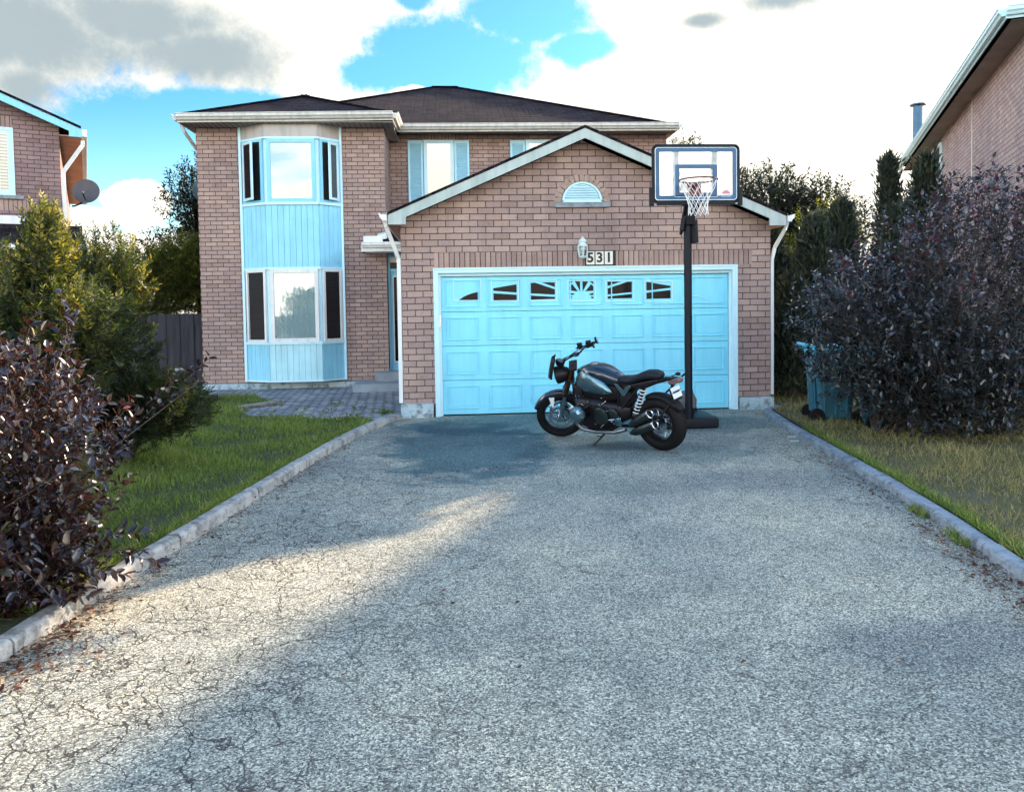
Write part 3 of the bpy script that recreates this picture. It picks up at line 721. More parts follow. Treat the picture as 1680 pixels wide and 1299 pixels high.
for i in range(3): bay_unit(i, 1.005, 2.455, False); bay_unit(i, 3.785, 5.035, True)

# first floor windows with louvred shutters on the main wall
fm = on((0,17.9,0),(1,0,0),(0,-1,0))
for (xa, xb, sl, sr) in ((-.64,.03,True,True),(1.64,2.5,True,True)):
    m = MB()
    for q in ((xa,xb,3.70,3.78),(xa,xb,5.30,5.37),(xa,xa+.075,3.78,5.30),(xb-.075,xb,3.78,5.30)): fm(m, *q, 0, .05)
    w_ = m.build('window', M['white_blue_trim'], house, bevel=.004)
    m = MB(); fm(m, xa+.075, xb-.075, 3.78, 5.30, .002, .008); slats(m, fm, xa+.08, xb-.08, 3.78, 5.30, .008, .045); m.build('blind', M['blind'], w_)
    m = MB(); fm(m, xa+.075, xb-.075, 3.78, 5.30, .028, .032); m.build('pane', M['glass'], w_)
    for s0 in (xa-.345, xb+.012):
        m = MB(); W = .33
        for q in ((s0,s0+.045,3.72,5.36),(s0+W-.045,s0+W,3.72,5.36),(s0+.045,s0+W-.045,3.72,3.80),(s0+.045,s0+W-.045,5.29,5.36)): fm(m, *q, .003, .04)
        z = 3.80
        while z < 5.30:
            c = Vector((s0+W/2, 17.9-.022, z+.02)); m.obox(c, (W/2-.046,0,0), (0,.014,.012), (0,-.002,.003)); z += .036
        fm(m, s0+.04, s0+W-.04, 3.75, 5.35, .002, .006)
        m.build('shutter', M['shutter_paint'], house)
m = MB()
for xa, xb in ((-.70,.10),(1.5,2.6)):
    x = xa
    while x < xb: pass; x += .08
# soldier course over the upper windows
m = MB(); m.box((-.75,17.894,5.385),(.14,17.899,5.498), swap=True); m.build('lintel', M['brick_soldier'], house)
# small white vent box high on the wall
m = MB(); fm(m, 3.30, 3.42, 5.22, 5.31, 0, .06); m.build('wall_vent', M['white_trim'], house, bevel=.005)

# entry: landing, steps, door with side light, little porch roof
m = MB(); m.box((-1.62,15.95,0),(-.80,16.72,.36)); m.box((-2.0,15.35,0),(-.80,15.95,.19)); m.box((-2.05,16.02,0),(-1.62,16.46,.19))
m.build('door_step', M['concrete_step'], house, bevel=.012)
m = MB(); m.box((-1.385,16.72,.0),(-.795,17.9,3.1)); m.build('wall', M['brick_wing'], house)
fd = on((0,16.72,0),(1,0,0),(0,-1,0)); m = MB()
for q in ((-1.385,-1.335,.36,2.78),(-1.335,-.80,2.71,2.78),(-1.335,-.80,2.40,2.47),(-1.335,-.80,.36,.40)): fd(m, *q, 0, .06)
fd(m, -1.335, -.80, .40, 2.40, 0, .03)
door = m.build('front_door', M['shade_blue_paint'], house, bevel=.004)
m = MB()
for q in ((-1.29,-1.27,.52,2.32),(-1.205,-1.185,.52,2.32),(-1.27,-1.205,.52,.545),(-1.27,-1.205,2.295,2.32),(-1.145,-1.125,.52,2.32),(-1.125,-.82,2.295,2.32),(-1.125,-.82,1.42,1.45),(-1.125,-.82,.52,.545),(-1.335,-.80,2.60,2.71)): fd(m, *q, .03, .045)
m.build('door_trim', M['white_trim'], door)
m = MB(); fd(m, -1.27,-1.205,.545,2.295,.03,.034); fd(m,-1.125,-.82,.545,1.42,.03,.034); fd(m,-1.125,-.82,1.45,2.295,.03,.034); fd(m,-1.33,-.82,2.47,2.60,.004,.02)
m.build('pane', M['dark_glass'], door)
m = MB(); m.add([(-1.80,16.0,2.96),(-.795,16.0,2.96),(-.795,17.9,3.62),(-1.38,17.9,3.62),(-1.38,16.5,3.13),(-1.80,16.5,3.13)], [(0,1,2,3,4,5)])
pr = m.build('porch_roof', M['shingle'], house)
gutter([(-1.82,16.0),(-.795,16.0)], 2.965, 1, name='porch_gutter', h=.11, mat='white_trim', parent=pr)
m = MB(); m.box((-1.84,15.99,2.78),(-.80,16.5,2.80)); m.box((-1.84,15.995,2.78),(-1.80,16.49,2.96)); m.box((-1.80,16.0,2.975),(-1.42,16.06,3.09)); m.build('porch_soffit', M['white_trim'], pr)
m = MB()
for i in range(9):
    y = 16.44 + i*.15; z = 3.05+.35*(y-16.0); m.box((-1.395,y,z),(-1.365,y+.16,z+.14+ .04*(i%2)))
m.obox((-1.45,16.35,3.12),(.09,0,.02),(0,.1,.03),(-.01,0,.05)); m.build('flashing', M['white_trim'], pr)

# ------------------------------------------------------------------ garage
def rough_block(a, b, name, mat, parent):
    # old parged concrete: a chipped, uneven block
    me = MB().box(a, b).build(name, mat, parent)
    import bmesh
    from mathutils import noise as mn
    bm = bmesh.new(); bm.from_mesh(me.data)
    for e_ in range(3): bmesh.ops.subdivide_edges(bm, edges=[e for e in bm.edges if e.calc_length() > .07], cuts=1, use_grid_fill=True)
    for v in bm.verts:
        n_ = mn.noise_vector(v.co*7)*.014 + mn.noise_vector(v.co*22)*.006; v.co += n_
    bm.to_mesh(me.data); bm.free(); return me
gx0, gx1, gy, xm, zp, kg = -.79, 4.84, 11.9, 1.94, 4.26, .430
ge0, ge1 = -.96, 4.98
zt = lambda x: zp - .150 - kg*abs(x-xm)
fg = on((0,gy,0),(1,0,0),(0,-1,0))
m = MB(); T = .14
dx0, dx1, dz1 = -.30, 4.30, 2.20
m.prism([(gx0,.20),(dx0,.20),(dx0,dz1),(gx0,dz1)], (0,gy,0),(1,0,0),(0,0,1),(0,T,0))
m.prism([(dx1,.20),(gx1,.20),(gx1,dz1),(dx1,dz1)], (0,gy,0),(1,0,0),(0,0,1),(0,T,0))
m.prism([(gx0,dz1),(gx1,dz1),(gx1,zt(gx1)),(xm,zt(xm)),(gx0,zt(gx0))], (0,gy,0),(1,0,0),(0,0,1),(0,T,0))
m.box((gx0,gy+T,.2),(gx0+.14,17.898,zt(gx0))); m.box((gx1-.14,gy+T,.2),(gx1,17.898,zt(gx1)))
m.build('garage_wall', M['brick_garage'], house)
for a, b in (((gx0-.04,gy-.07,-.06),(dx0-.046,gy+T,.21)),((dx1+.046,gy-.06,-.06),(gx1+.035,gy+T,.19)),((gx0-.035,gy+T+.003,-.06),(gx0+.16,17.8,.205)),((gx1-.16,gy+T+.003,-.06),(gx1+.03,17.8,.19))):
    rough_block(a, b, 'foundation', M['parging'], house)
# soldier course over the door
m = MB(); m.box((dx0-.0,gy-.004,2.232),(4.55,gy-.0005,2.455), swap=True); m.build('soldier_course', M['brick_soldier'], house)
# roof of the garage
ov = .245; ya = gy-.30; m = MB()
for s in (-1, 1):
    xe = ge0 if s < 0 else ge1; ze = zp - kg*abs(xe-xm)
    m.prism([(xe,ze+.012),(xm,zp+.012),(xm,zp-.03),(xe,ze-.03)], (0,ya-.01,0),(1,0,0),(0,0,1),(0,17.9-ya,0))
groof = m.build('garage_roof', M['shingle'], house, recalc=True)
m = MB()
for s in (-1, 1):
    xe = ge0 if s < 0 else ge1; ze = zp - kg*abs(xe-xm); xi = xe - s*.0
    m.prism([(xe,ze-.031),(xm,zp-.031),(xm,zp-.175),(xe - s*.27,ze-.165+kg*.27-.01),(xe-s*.27,ze-.165),(xe,ze-.165)], (0,ya,0),(1,0,0),(0,0,1),(0,.03,0))
m.build('bargeboard', M['fascia'], groof, recalc=True)
m = MB()
for s in (-1, 1):
    xe = ge0 if s < 0 else ge1; ze = zp - kg*abs(xe-xm)
    m.prism([(xe,ze-.05),(xm,zp-.05),(xm,zp-.062),(xe,ze-.062)], (0,ya+.03,0),(1,0,0),(0,0,1),(0,.27,0))
    a, b = sorted((xe, gx0 if s < 0 else gx1)); m.box((a,ya+.03,ze-.165),(b,17.9,ze-.15))
    m.box((xe-.01,ya+.03,ze-.15),(xe+.01,17.9,ze-.03))
m.build('soffit', M['soffit_tan'], groof, recalc=True)
zg = zp - kg*abs(ge0-xm)
gutter([(ge0-.01,17.5),(ge0-.01,ya+.0)], zg+.0, 1, name='gutter', h=.11, mat='white_trim', parent=groof)
gutter([(ge1+.01,ya+.0),(ge1+.01,17.5)], zp-kg*(ge1-xm), 1, name='gutter', h=.11, mat='white_trim', parent=groof)
# downspouts
def pipe(name, pts, w=.065, d=.05, mat='white_trim'):
    m = MB()
    for a, b in zip(pts, pts[1:]): m.bar(a, b, w, d, up=(0,-1,0))
    return m.build(name, M[mat], house, bevel=.006)
pipe('downspout', [(ge0-.04,ya+.12,2.92),(ge0-.02,ya+.12,2.82),(gx0-.04,gy+.03,2.38),(gx0-.035,gy+.03,2.30),(gx0-.045,gy+.03,.22)], .06)
pipe('downspout', [(ge1+.05,ya+.12,2.86),(ge1+.03,ya+.14,2.76),(gx1+.08,gy+.03,2.48),(gx1+.035,gy+.03,2.30),(gx1+.035,gy+.04,.22)], .05)
pipe('downspout', [(-5.42,16.45,5.44),(-5.36,16.5,5.25),(-5.19,17.4,4.75),(-5.18,17.42,.2)], .06)
pipe('downspout', [(5.10,17.9,5.44),(5.04,17.95,5.3),(4.92,18.0,4.9),(4.92,18.0,.2)], .06)
# half round louvre with brick arch and stone sill
cx, cz, rv = 1.93, 3.185, .305
m = MB(); n = 20
arc = [(cx+rv*math.cos(math.pi*i/n), cz+rv*math.sin(math.pi*i/n)) for i in range(n+1)]; arc2 = [(cx+(rv-.035)*math.cos(math.pi*i/n), cz+.03+(rv-.055)*math.sin(math.pi*i/n)) for i in range(n+1)]
m.prism(arc + arc2[::-1], (0,gy,0),(1,0,0),(0,0,1),(0,-.045,0)); m.box((cx-rv,gy-.045,cz),(cx+rv,gy,cz+.03))
m.prism(arc, (0,gy-.004,0),(1,0,0),(0,0,1),(0,-.004,0))
z = cz+.035
while z < cz+rv-.05:
    hwid = math.sqrt(max(0,(rv-.03)**2-(z-cz+.02)**2)); m.obox((cx,gy-.022,z+.012),(hwid,0,0),(0,.012,.012),(0,-.002,.0025)); z += .036
m.build('gable_vent', M['white_blue_trim'], house, recalc=True)
m = MB(); n = 15
for i in range(n):
    a0 = math.pi*i/n+.03; a1 = math.pi*(i+1)/n-.03; ra, rb = rv+.012, rv+.118
    m.prism([(cx+r_*math.cos(t), cz+r_*math.sin(t)) for r_, t in ((ra,a0),(rb,a0),(rb,a1),(ra,a1))], (0,gy+.002,0),(1,0,0),(0,0,1),(0,-.012,0))
M['voussoir'] = paint('voussoir', (.40,.295,.235), .88, var=.3, scale=9, bump=.004)
m.build('brick_arch', M['voussoir'], house, recalc=True, bevel=.003)
MB().box((cx-.42,gy-.05,cz-.075),(cx+.42,gy+.02,cz-.003)).build('vent_sill', M['sill_stone'], house, bevel=.006)
# garage door
m = MB()
for q in ((dx0-.0,dx0+.055,0,dz1),(dx1-.055,dx1,0,dz1),(dx0+.055,dx1-.055,dz1-.05,dz1)): fg(m, *q, -.12, .012)
for q in ((dx0-.022,dx0,0,dz1+.03),(dx1,dx1+.022,0,dz1+.03),(dx0,dx1,dz1,dz1+.03)): fg(m, *q, 0, .02)
for q in ((dx0+.055,dx0+.09,0.0,dz1-.05),(dx1-.09,dx1-.055,0.0,dz1-.05),(dx0+.09,dx1-.09,dz1-.095,dz1-.05)): fg(m, *q, -.10, -.055)
m.build('door_frame', M['white_blue_trim'], house, bevel=.004)
gd = MB(); yd = gy+.11; X0, X1 = dx0+.09, dx1-.09; rows = [.015,.535,1.055,1.57,dz1-.10]; Wp = (X1-X0)/7
fdg = on((0,yd,0),(1,0,0),(0,-1,0))
for i in range(4): fdg(gd, X0, X1, rows[i]+.003, rows[i+1]-.003, -.03, 0)
for i in range(4):
    for j in range(7):
        a = X0+j*Wp+.075; b = X0+(j+1)*Wp-.075; c = rows[i]+.085; d = rows[i+1]-.085
        if i == 3: c, d = rows[i]+.07, rows[i+1]-.05; a -= .01; b += .01
        # stamped panel: outer bead then a raised field
        for q in ((a,b,c,c+.016),(a,b,d-.016,d),(a,a+.014,c+.016,d-.016),(b-.014,b,c+.016,d-.016)): fdg(gd, *q, 0, .018)
        if i < 3: fdg(gd, a+.045, b-.045, c+.04, d-.04, 0, .006)
gdo = gd.build('garage_door', M['door_paint'], house, bevel=.003)
m = MB(); fdg(m, dx0+.03, dx1-.03, 0.0, .016, -.03, .02); m.build('door_seal', M['black_rubber'], gdo)
MB().box((-.245,gy-.02,1.35),(-.215,gy+.01,1.52)).build('latch', M['steel'], gdo)
# sunburst lights across the top row
def px2(u, v):    # measured drawing of the lights -> door coordinates
    x = 700+u/3.23; y = 430+v/3.23
    return (-.255 + (x-718)*(4.49/489.5), 2.175-(y-(447-.02*(x-712)))*.00935)
LIGHTS = [
 [[(168,200),(190,184),(215,172),(245,162),(275,155),(275,200)]],
 [[(352,137),(476,115),(476,158),(352,150)],[(352,163),(476,170),(476,200),(352,200)]],
 [[(612,104),(682,104),(682,128)],[(553,108),(575,106),(682,140),(682,168),(553,162)],[(553,174),(682,180),(682,190),(553,196)]],
 [[(762,98),(780,98),(762,112)],[(762,124),(775,112),(806,150),(762,146)],[(792,98),(818,98),(818,150)],[(832,98),(862,98),(832,150)],[(872,98),(890,98),(890,112)],[(846,150),(878,112),(890,124),(890,146)],[(762,158),(790,164),(775,170),(762,168)],[(890,158),(864,164),(878,170),(890,168)],[(762,178),(776,178),(772,186),(762,186)],[(890,178),(876,178),(880,186),(890,186)]],
 [[(968,98),(1040,98),(968,120)],[(968,134),(1078,98),(1100,98),(1100,152),(968,166)],[(968,176),(1100,162),(1100,184),(968,188)]],
 [[(1180,98),(1312,118),(1312,128),(1180,144)],[(1180,155),(1312,140),(1312,184),(1180,188)]]]
for j, polys in enumerate(LIGHTS):
    m = MB()
    for pl in polys: m.prism([px2(*p) for p in pl][::-1], (0,yd-.0015,0),(1,0,0),(0,0,1),(0,-.004,0))
    m.build('window_pane', M['dark_glass'], gdo, recalc=True)
    xs = [p[0] for pl in polys for p in pl]; bx0, bx1 = px2(min(xs)-8,150)[0], px2(max(xs)+8,150)[0]
    if j == 0: bx0 = bx1-.40
    zc = px2((min(xs)+max(xs))/2, 150)[1]; m = MB()
    for q in ((bx0-.012,bx1+.012,zc-.155,zc-.143),(bx0-.012,bx1+.012,zc+.158,zc+.17),(bx0-.012,bx0,zc-.143,zc+.158),(bx1,bx1+.012,zc-.143,zc+.158)): fdg(m, *q, 0, .014)
    m.build('window_frame', M['white_blue_trim'], gdo)
m = MB(); cc = px2(1415,196); pts = [(cc[0]+.02+.30*math.sin(t), yd-.006, cc[1]-.05+.12*math.cos(t)) for t in np.linspace(0,1.45,10)]
m.tube(pts, .006, 6); m.build('moulding', M['white_blue_trim'], gdo)

# ------------------------------------------------------------------ things on the house front
def text(s, size, name, mat, parent, loc, rot, depth=.003, bold=.0):
    cu = bpy.data.curves.new(name, 'FONT'); cu.body = s; cu.size = size; cu.extrude = depth; cu.offset = bold; cu.align_x = 'CENTER'; cu.align_y = 'CENTER'; cu.resolution_u = 4
    tmp = bpy.data.objects.new(name, cu); COL.objects.link(tmp); bpy.context.view_layer.update()
    me = bpy.data.meshes.new_from_object(tmp.evaluated_get(bpy.context.evaluated_depsgraph_get())); bpy.data.objects.remove(tmp)
    me.materials.clear(); me.materials.append(mat); o = bpy.data.objects.new(name, me); COL.objects.link(o); o.parent = parent; o.location = loc; o.rotation_euler = rot; return o
sign = empty('house_number_sign', (2.20,gy,2.35), label='black bordered house number sign reading 531 above the garage door', cat='sign')
MB().box((-.24,-.022,-.115),(.235,-.006,.115)).build('backing', M['sign_black'], sign, bevel=.003)
for i, ch in enumerate('531'):
    x = -.155 + i*.14
    t_ = MB().box((x-.062,-.030,-.098),(x+.062,-.0225,.100)).build('number_tile', M['sign_cream'], sign, bevel=.002)
    text(ch, .205, 'numeral', M['sign_black'], t_, (x,-.0325,.0), (R(90),0,0), .0015, .006)
lamp = empty('wall_lantern', (1.915,gy,2.50), label='small pale carriage lantern on the brick left of the house number', cat='lantern')
L_ = MB(); cy = -.12
L_.box((-.045,-.03,-.09),(.045,0,.10)); L_.tube([(0,-.02,.04),(0,-.07,.09),(0,cy,.075)], .012, 8)
L_.build('bracket', M['lamp_white'], lamp, bevel=.006)
MB().lathe((0,cy,0),(0,0,1),[(.02,.088),(.035,.080),(.06,.045),(.075,.038),(.085,.056),(.105,.058),(.125,.045),(.14,.020),(.165,.008)], 8).build('cap', M['lamp_white'], lamp)
MB().lathe((0,cy,0),(0,0,1),[(-.165,.010),(-.15,.055),(-.135,.066),(-.125,.064)], 8).build('base', M['lamp_white'], lamp)
m = MB()
for i in range(6):
    a = R(30+60*i); m.tube([(.060*math.cos(a),cy+.060*math.sin(a),-.13),(.078*math.cos(a),cy+.078*math.sin(a),-.03),(.074*math.cos(a),cy+.074*math.sin(a),.025)], .006, 6)
m.build('cage', M['lamp_white'], lamp)
MB().lathe((0,cy,0),(0,0,1),[(-.12,.052),(-.03,.070),(.02,.066)], 6).build('glass', M['glass_clear'], lamp)
MB().lathe((0,cy,0),(0,0,1),[(-.11,.012),(-.06,.014),(-.045,.030),(-.01,.034),(.015,.018),(.02,.002)], 12).build('bulb', M['white_trim'], lamp, smooth=True)

# ------------------------------------------------------------------ satellite dishes
def dish(loc, rz, label, mat, r=.25, arm=True):
    t = empty('satellite_dish', loc, rz, label=label, cat='dish', group='satellite dishes on side walls')
    prof = [(.0,.004),(.004,r*.35),(.018,r*.7),(.040,r),(.034,r+.006),(.010,r*.7),(-.006,r*.35),(-.010,.004)]
    ax = Vector((0,-1,.22)); c = Vector((.30,-.18,.16))
    MB().lathe(c, ax, prof, 40).build('reflector', mat, t, smooth=True, recalc=True)
    MB().tube([(0,0,-.12),(.05,-.03,-.12),(.16,-.10,-.08),(.26,-.15,.0),(.30,-.16,.10)], .018, 8).build('mast', M['black_metal'], t, smooth=True)
    if arm:
        m = MB(); m.tube([c+Vector((0,.0,-r*.75)), c+Vector((0,-.22,-r*.62)), c+Vector((0,-.34,-r*.30))], .011, 6); m.build('feed_arm', M['black_metal'], t)
        MB().lathe(c+Vector((0,-.36,-r*.28)), Vector((0,1,.25)), [(-.03,.02),(.0,.028),(.05,.028),(.07,.018)], 12).build('feed_horn', M['steel'], t, smooth=True)
    return t

# ------------------------------------------------------------------ left neighbour (gable end towards the drive)
lh = empty('neighbour_house', (-8.02,17.0,0), R(24.1), label='brick neighbour house at the left edge with white blinds and gabled roof', cat='house', group='neighbouring brick houses')
m = MB(); ze = 5.50; kk = .42; gw = 4.6
m.prism([(0,0),(0,ze),(-gw,ze+kk*gw),(-2*gw,ze),(-2*gw,0)], (0,0,0),(1,0,0),(0,0,1),(0,11,0)); m.build('wall', M['brick_left'], lh, recalc=True)
m = MB(); ox = .40; oy = -.32
for s in (1,-1):
    xe = ox if s > 0 else -2*gw-ox; zz = ze - kk*ox
    m.prism([(xe,zz+.11),(-gw,ze+kk*gw+.11),(-gw,ze+kk*gw+.06),(xe,zz+.06)], (0,oy-.02,0),(1,0,0),(0,0,1),(0,11.6,0))
lr = m.build('roof', M['shingle'], lh, recalc=True)
m = MB()
for s in (1,-1):
    xe = ox if s > 0 else -2*gw-ox; zz = ze - kk*ox; xi = xe - s*.22
    m.prism([(xe,zz+.058),(-gw,ze+kk*gw+.058),(-gw,ze+kk*gw-.09),(xi,zz-.09+kk*.22),(xi,zz-.11),(xe,zz-.11)], (0,oy,0),(1,0,0),(0,0,1),(0,.03,0))
m.build('bargeboard', M['shade_blue_paint'], lr, recalc=True)
m = MB(); m.box((.005,oy+.03,ze-kk*ox-.10),(ox,11,ze-kk*ox-.085)); m.build('soffit', M['soffit_tan'], lr)
m = MB(); m.box((ox,oy+.0,ze-kk*ox-.10),(ox+.10,11,ze-kk*ox+.05)); m.build('gutter', M['white_trim'], lr, bevel=.008)
m = MB()
for a, b in (((ox+.02,oy+.15,4.98+.2),(ox+.02,oy+.15,5.1)),((ox+.02,oy+.15,5.1),(.05,.0-.03,4.55)),((.05,-.03,4.58),(.05,-.03,3.0))): m.bar(a, b, .075, .055, up=(0,-1,0))
m.build('downspout', M['white_trim'], lh, bevel=.006)
fl = on((0,0,0),(1,0,0),(0,-1,0)); m = MB(); a, b, c, d = -2.2, -.80, 4.02, 5.36
for q in ((a,b,c,c+.06),(a,b,d-.06,d),(a,a+.06,c+.06,d-.06),(b-.06,b,c+.06,d-.06),(-1.53,-1.49,c+.06,d-.06)): fl(m, *q, -.0, .05)
for q in ((a+.06,-1.53,c+.06,c+.11),(a+.06,-1.53,d-.11,d-.06),(-1.49,b-.06,c+.06,c+.11),(-1.49,b-.06,d-.11,d-.06),(b-.11,b-.06,c+.11,d-.11)): fl(m, *q, 0, .035)
w_ = m.build('window', M['white_blue_trim'], lh, bevel=.004)
m = MB(); fl(m, a+.06, b-.06, c+.06, d-.06, .001, .004); m.build('backing', M['dark_void'], w_)
m = MB(); z = c+.10
while z < d-.08: m.obox(((a+b)/2,-.016,z),((b-a)/2-.07,0,0),(0,.010,.020),(0,-.002,.001)); z += .062
fl(m, -1.06,-1.045, c+.06, d-.06, .026,.030)
m.build('blind', M['blind'], w_)
m = MB(); fl(m, a+.06, b-.06, c+.06, d-.06, .031, .033); m.build('pane', M['glass_clear'], w_)
m = MB(); fl(m, a-.1, b+.14, c-.075, c, 0, .06); m.build('window_sill', M['sill_stone'], lh, bevel=.005)
m = MB(); m.box((-2.3,-.004,5.375),(-.82,-.0005,5.60), swap=True); m.build('lintel', M['brick_soldier'], lh)
m = MB(); m.box((-2.3,-.004,3.72),(-.55,-.0005,3.94), swap=True); m.build('brick_band', M['brick_soldier'], lh)
m = MB(); m.add([(-6,-1.5,2.95),(.35,-1.5,2.95),(.35,-.001,3.45),(-6,-.001,3.45)], [(0,1,2,3)]); m.add([(.35,-1.5,2.95),(.35,0,2.95),(.35,0,3.45)], [(0,1,2)])
po = m.build('porch_roof', M['shingle'], lh)
m = MB(); m.box((-6,-1.62,2.82),(.47,-1.5,2.95)); m.box((.35,-1.5,2.82),(.47,.3,2.95)); m.box((-6,-.03,3.45),(.1,-.002,3.62)); m.build('gutter', M['white_trim'], po, bevel=.01)
dish((-7.86,17.10,3.98), R(14), 'dark grey satellite dish on a bent arm beside the left neighbour house', M['dish_grey'], .25)
d2 = dish((-5.18,17.9,4.15), R(180), 'teal satellite dish showing half behind the left edge of the main house', M['dish_teal'], .27, arm=False)

# ------------------------------------------------------------------ right neighbour
rh = empty('neighbour_house', (8.33,11.54,0), R(-24.5), label='brick house wall tinted pale with painted haze, rising behind the large purple bush at right', cat='house', group='neighbouring brick houses')
so = .45; Lh = 14.8; Wh = 11; ze = 6.0
m = MB(); m.box((so,so,0),(Wh,Lh-so,ze-.14)); m.build('wall', M['brick_right'], rh)
m = MB(); hh = Wh/2
m.add([(0,0,ze-.01),(Wh+so,0,ze-.01),(Wh+so,Lh,ze-.01),(0,Lh,ze-.01),((Wh+so)/2,(Wh+so)/2,ze+.36*(Wh+so)/2),((Wh+so)/2,Lh-(Wh+so)/2,ze+.36*(Wh+so)/2)], [(0,1,4),(1,2,5,4),(2,3,5),(3,0,4,5)])
rr_ = m.build('roof', M['shingle'], rh)
m = MB(); m.box((.1,.1,ze-.165),(Wh,so,ze-.15)); m.box((.1,so,ze-.165),(so,Lh-.1,ze-.15)); m.box((.1,Lh-so,ze-.165),(Wh,Lh-.1,ze-.15)); m.build('soffit', M['soffit'], rr_)
gutter([(Wh,0.0),(0.0,0.0),(0.0,Lh)], ze, -1, parent=rr_, mat='white_blue_trim')
fr = on((so,0,0),(0,1,0),(-1,0,0)); m = MB(); a, b, c, d = 9.15, 10.7, 3.9, 5.70
for q in ((a,b,c,c+.08),(a,b,d-.08,d),(a,a+.09,c+.08,d-.08),(b-.09,b,c+.08,d-.08)): fr(m, *q, 0, .05)
w_ = m.build('window', M['white_blue_trim'], rh, bevel=.005)
m = MB(); fr(m, a+.09, b-.09, c+.08, d-.08, .002, .02); m.build('pane', M['dark_glass'], w_)
m = MB(); m.tube([(so-.012,5.15,2.2),(so-.012,5.15,5.84)], .008, 6); m.build('cable', M['white_trim'], rh)
fl_ = MB().tube([(.42,13.8,5.9),(.42,13.8,7.66)], .135, 20).lathe((.42,13.8,7.66),(0,0,1),[(0,.03),(.03,.03),(.035,.24),(.07,.22),(.09,.02)],20)
M['flue'] = paint('flue', (.07,.17,.27), .4, metallic=.1, var=.2, spec=.3)
fl_.build('flue_pipe', M['flue'], rr_, smooth=True)

# ------------------------------------------------------------------ basketball hoop
hp = empty('basketball_hoop', (2.98,10.16,0), 0, label='portable basketball hoop with blue edged backboard on a black pole beside the motorcycle', cat='basketball hoop')
m = MB(); m.tube([(.05,0,.06),(.05,0,1.5),(.05,0,2.98)], .05, 20); m.build('pole', M['hoop_black'], hp, smooth=True)
m = MB(); m.loft([(-.42,.36,.07,.40,.07),(-.40,.36,.075,.42,.075),(.42,.36,.075,.42,.075),(.44,.36,.07,.40,.07)], 20, p=7)
m.loft([(-.30,.52,.17,.16,.10),(-.27,.52,.18,.2,.12),(.18,.52,.18,.2,.12),(.24,.52,.16,.16,.08)], 16, p=4)
m.build('base', M['hoop_black'], hp, smooth=True)
MB().lathe((.10,.30,.25),(0,0,1),[(0,.14),(.1,.15),(.2,.10),(.22,.02)],12).build('weight_bag', M['hoop_grey'], hp, smooth=True)
m = MB()
for s in (-1,1): m.tube([(s*.02+.03,.03,.72),(s*.36,.66,.13)], .014, 8)
m.build('strut', M['hoop_black'], hp)
m = MB()
for s in (-1,1):
    for z in (2.92,2.70): m.bar((.05+s*.055,.03,z),(.06+s*.10,-.27,z+.28), .022, .035)
m.build('arm', M['hoop_black'], hp)
m = MB(); m.bar((.02,-.06,2.90),(-.03,-.02,2.58), .06, .06); m.bar((.11,-.04,2.72),(.125,-.03,2.42), .11, .06); m.bar((.06,-.08,2.92),(.06,-.04,2.66), .12, .12); m.bar((-.03,-.02,2.60),(-.035,.03,2.54), .035,.035)
m.build('height_adjuster', M['hoop_black'], hp, bevel=.01)
bx, by, bz, bw_, bh_ = .068, -.31, 3.265, 1.125, .735
def rrect(w, h, r, n=6):
    P = []
    for sx, sy, a0 in ((1,1,0),(-1,1,90),(-1,-1,180),(1,-1,270)):
        for i in range(n+1):
            t = R(a0 + 90*i/n); P.append((sx*(w/2-r) + r*math.cos(t), sy*(h/2-r) + r*math.sin(t)))
    return P
def ring(mb, wo, ho, ro, wi, hi, ri, d0, d1, cx_=0, cz_=0):
    A, B = rrect(wo, ho, ro), rrect(wi, hi, ri); n = len(A)
    for i in range(n):
        j = (i+1)%n
        vs = [(bx+cx_+p[0], by+d, bz+cz_+p[1]) for d in (d0, d1) for p in (A[i], A[j], B[j], B[i])]
        mb.add(vs, [(0,1,2,3),(7,6,5,4),(0,4,5,1),(1,5,6,2),(2,6,7,3),(3,7,4,0)])
bb = empty('backboard', (0,0,0)); bb.parent = hp
m = MB(); ring(m, bw_, bh_, .07, bw_-.075, bh_-.075, .04, -.012, .022)
for s in (-1,1): m.obox((bx+s*(bw_/2+.005),by+.005,bz-bh_/2+.085),(.028,0,0),(0,.022,0),(0,0,.115))
m.box((bx-.50,by-.016,bz-bh_/2-.022),(bx+.50,by+.024,bz-bh_/2+.035))
m.build('frame', M['hoop_black'], bb, recalc=True, bevel=.006)
MB().box((bx-bw_/2+.03,by+.000,bz-bh_/2+.03),(bx+bw_/2-.03,by+.006,bz+bh_/2-.03)).build('panel', M['acrylic'], bb)
m = MB(); ring(m, bw_-.088, bh_-.088, .035, bw_-.19, bh_-.19, .006, -.006, -.001); m.build('blue_border', M['hoop_blue'], bb, recalc=True)
m = MB(); ring(m, bw_-.078, bh_-.078, .04, bw_-.092, bh_-.092, .034, -.009, -.0065); m.build('border_line', M['hoop_line'], bb, recalc=True)
tz = -.085
m = MB(); ring(m, .54, .40, .008, .43, .30, .006, -.006, -.001, 0, tz+.0); m.build('target_square', M['hoop_blue'], bb, recalc=True)
m = MB(); ring(m, .55, .41, .008, .54, .40, .006, -.008, -.0065, 0, tz); m.build('target_line', M['hoop_line'], bb, recalc=True)
for s in (-1,1): MB().box((bx+s*.245-.032,by+.008,bz-bh_/2+.04),(bx+s*.245+.032,by+.03,bz+bh_/2-.04)).build('rail', M['hoop_grey'], bb)
m = MB()
for s in (-1,1): m.tube([(bx+s*.22,by+.03,bz+.08),(bx-.01+s*.04,by+.05,bz-.2),(bx-.01,by+.2,bz-.45)], .009, 6)
m.build('brace', M['hoop_grey'], bb)
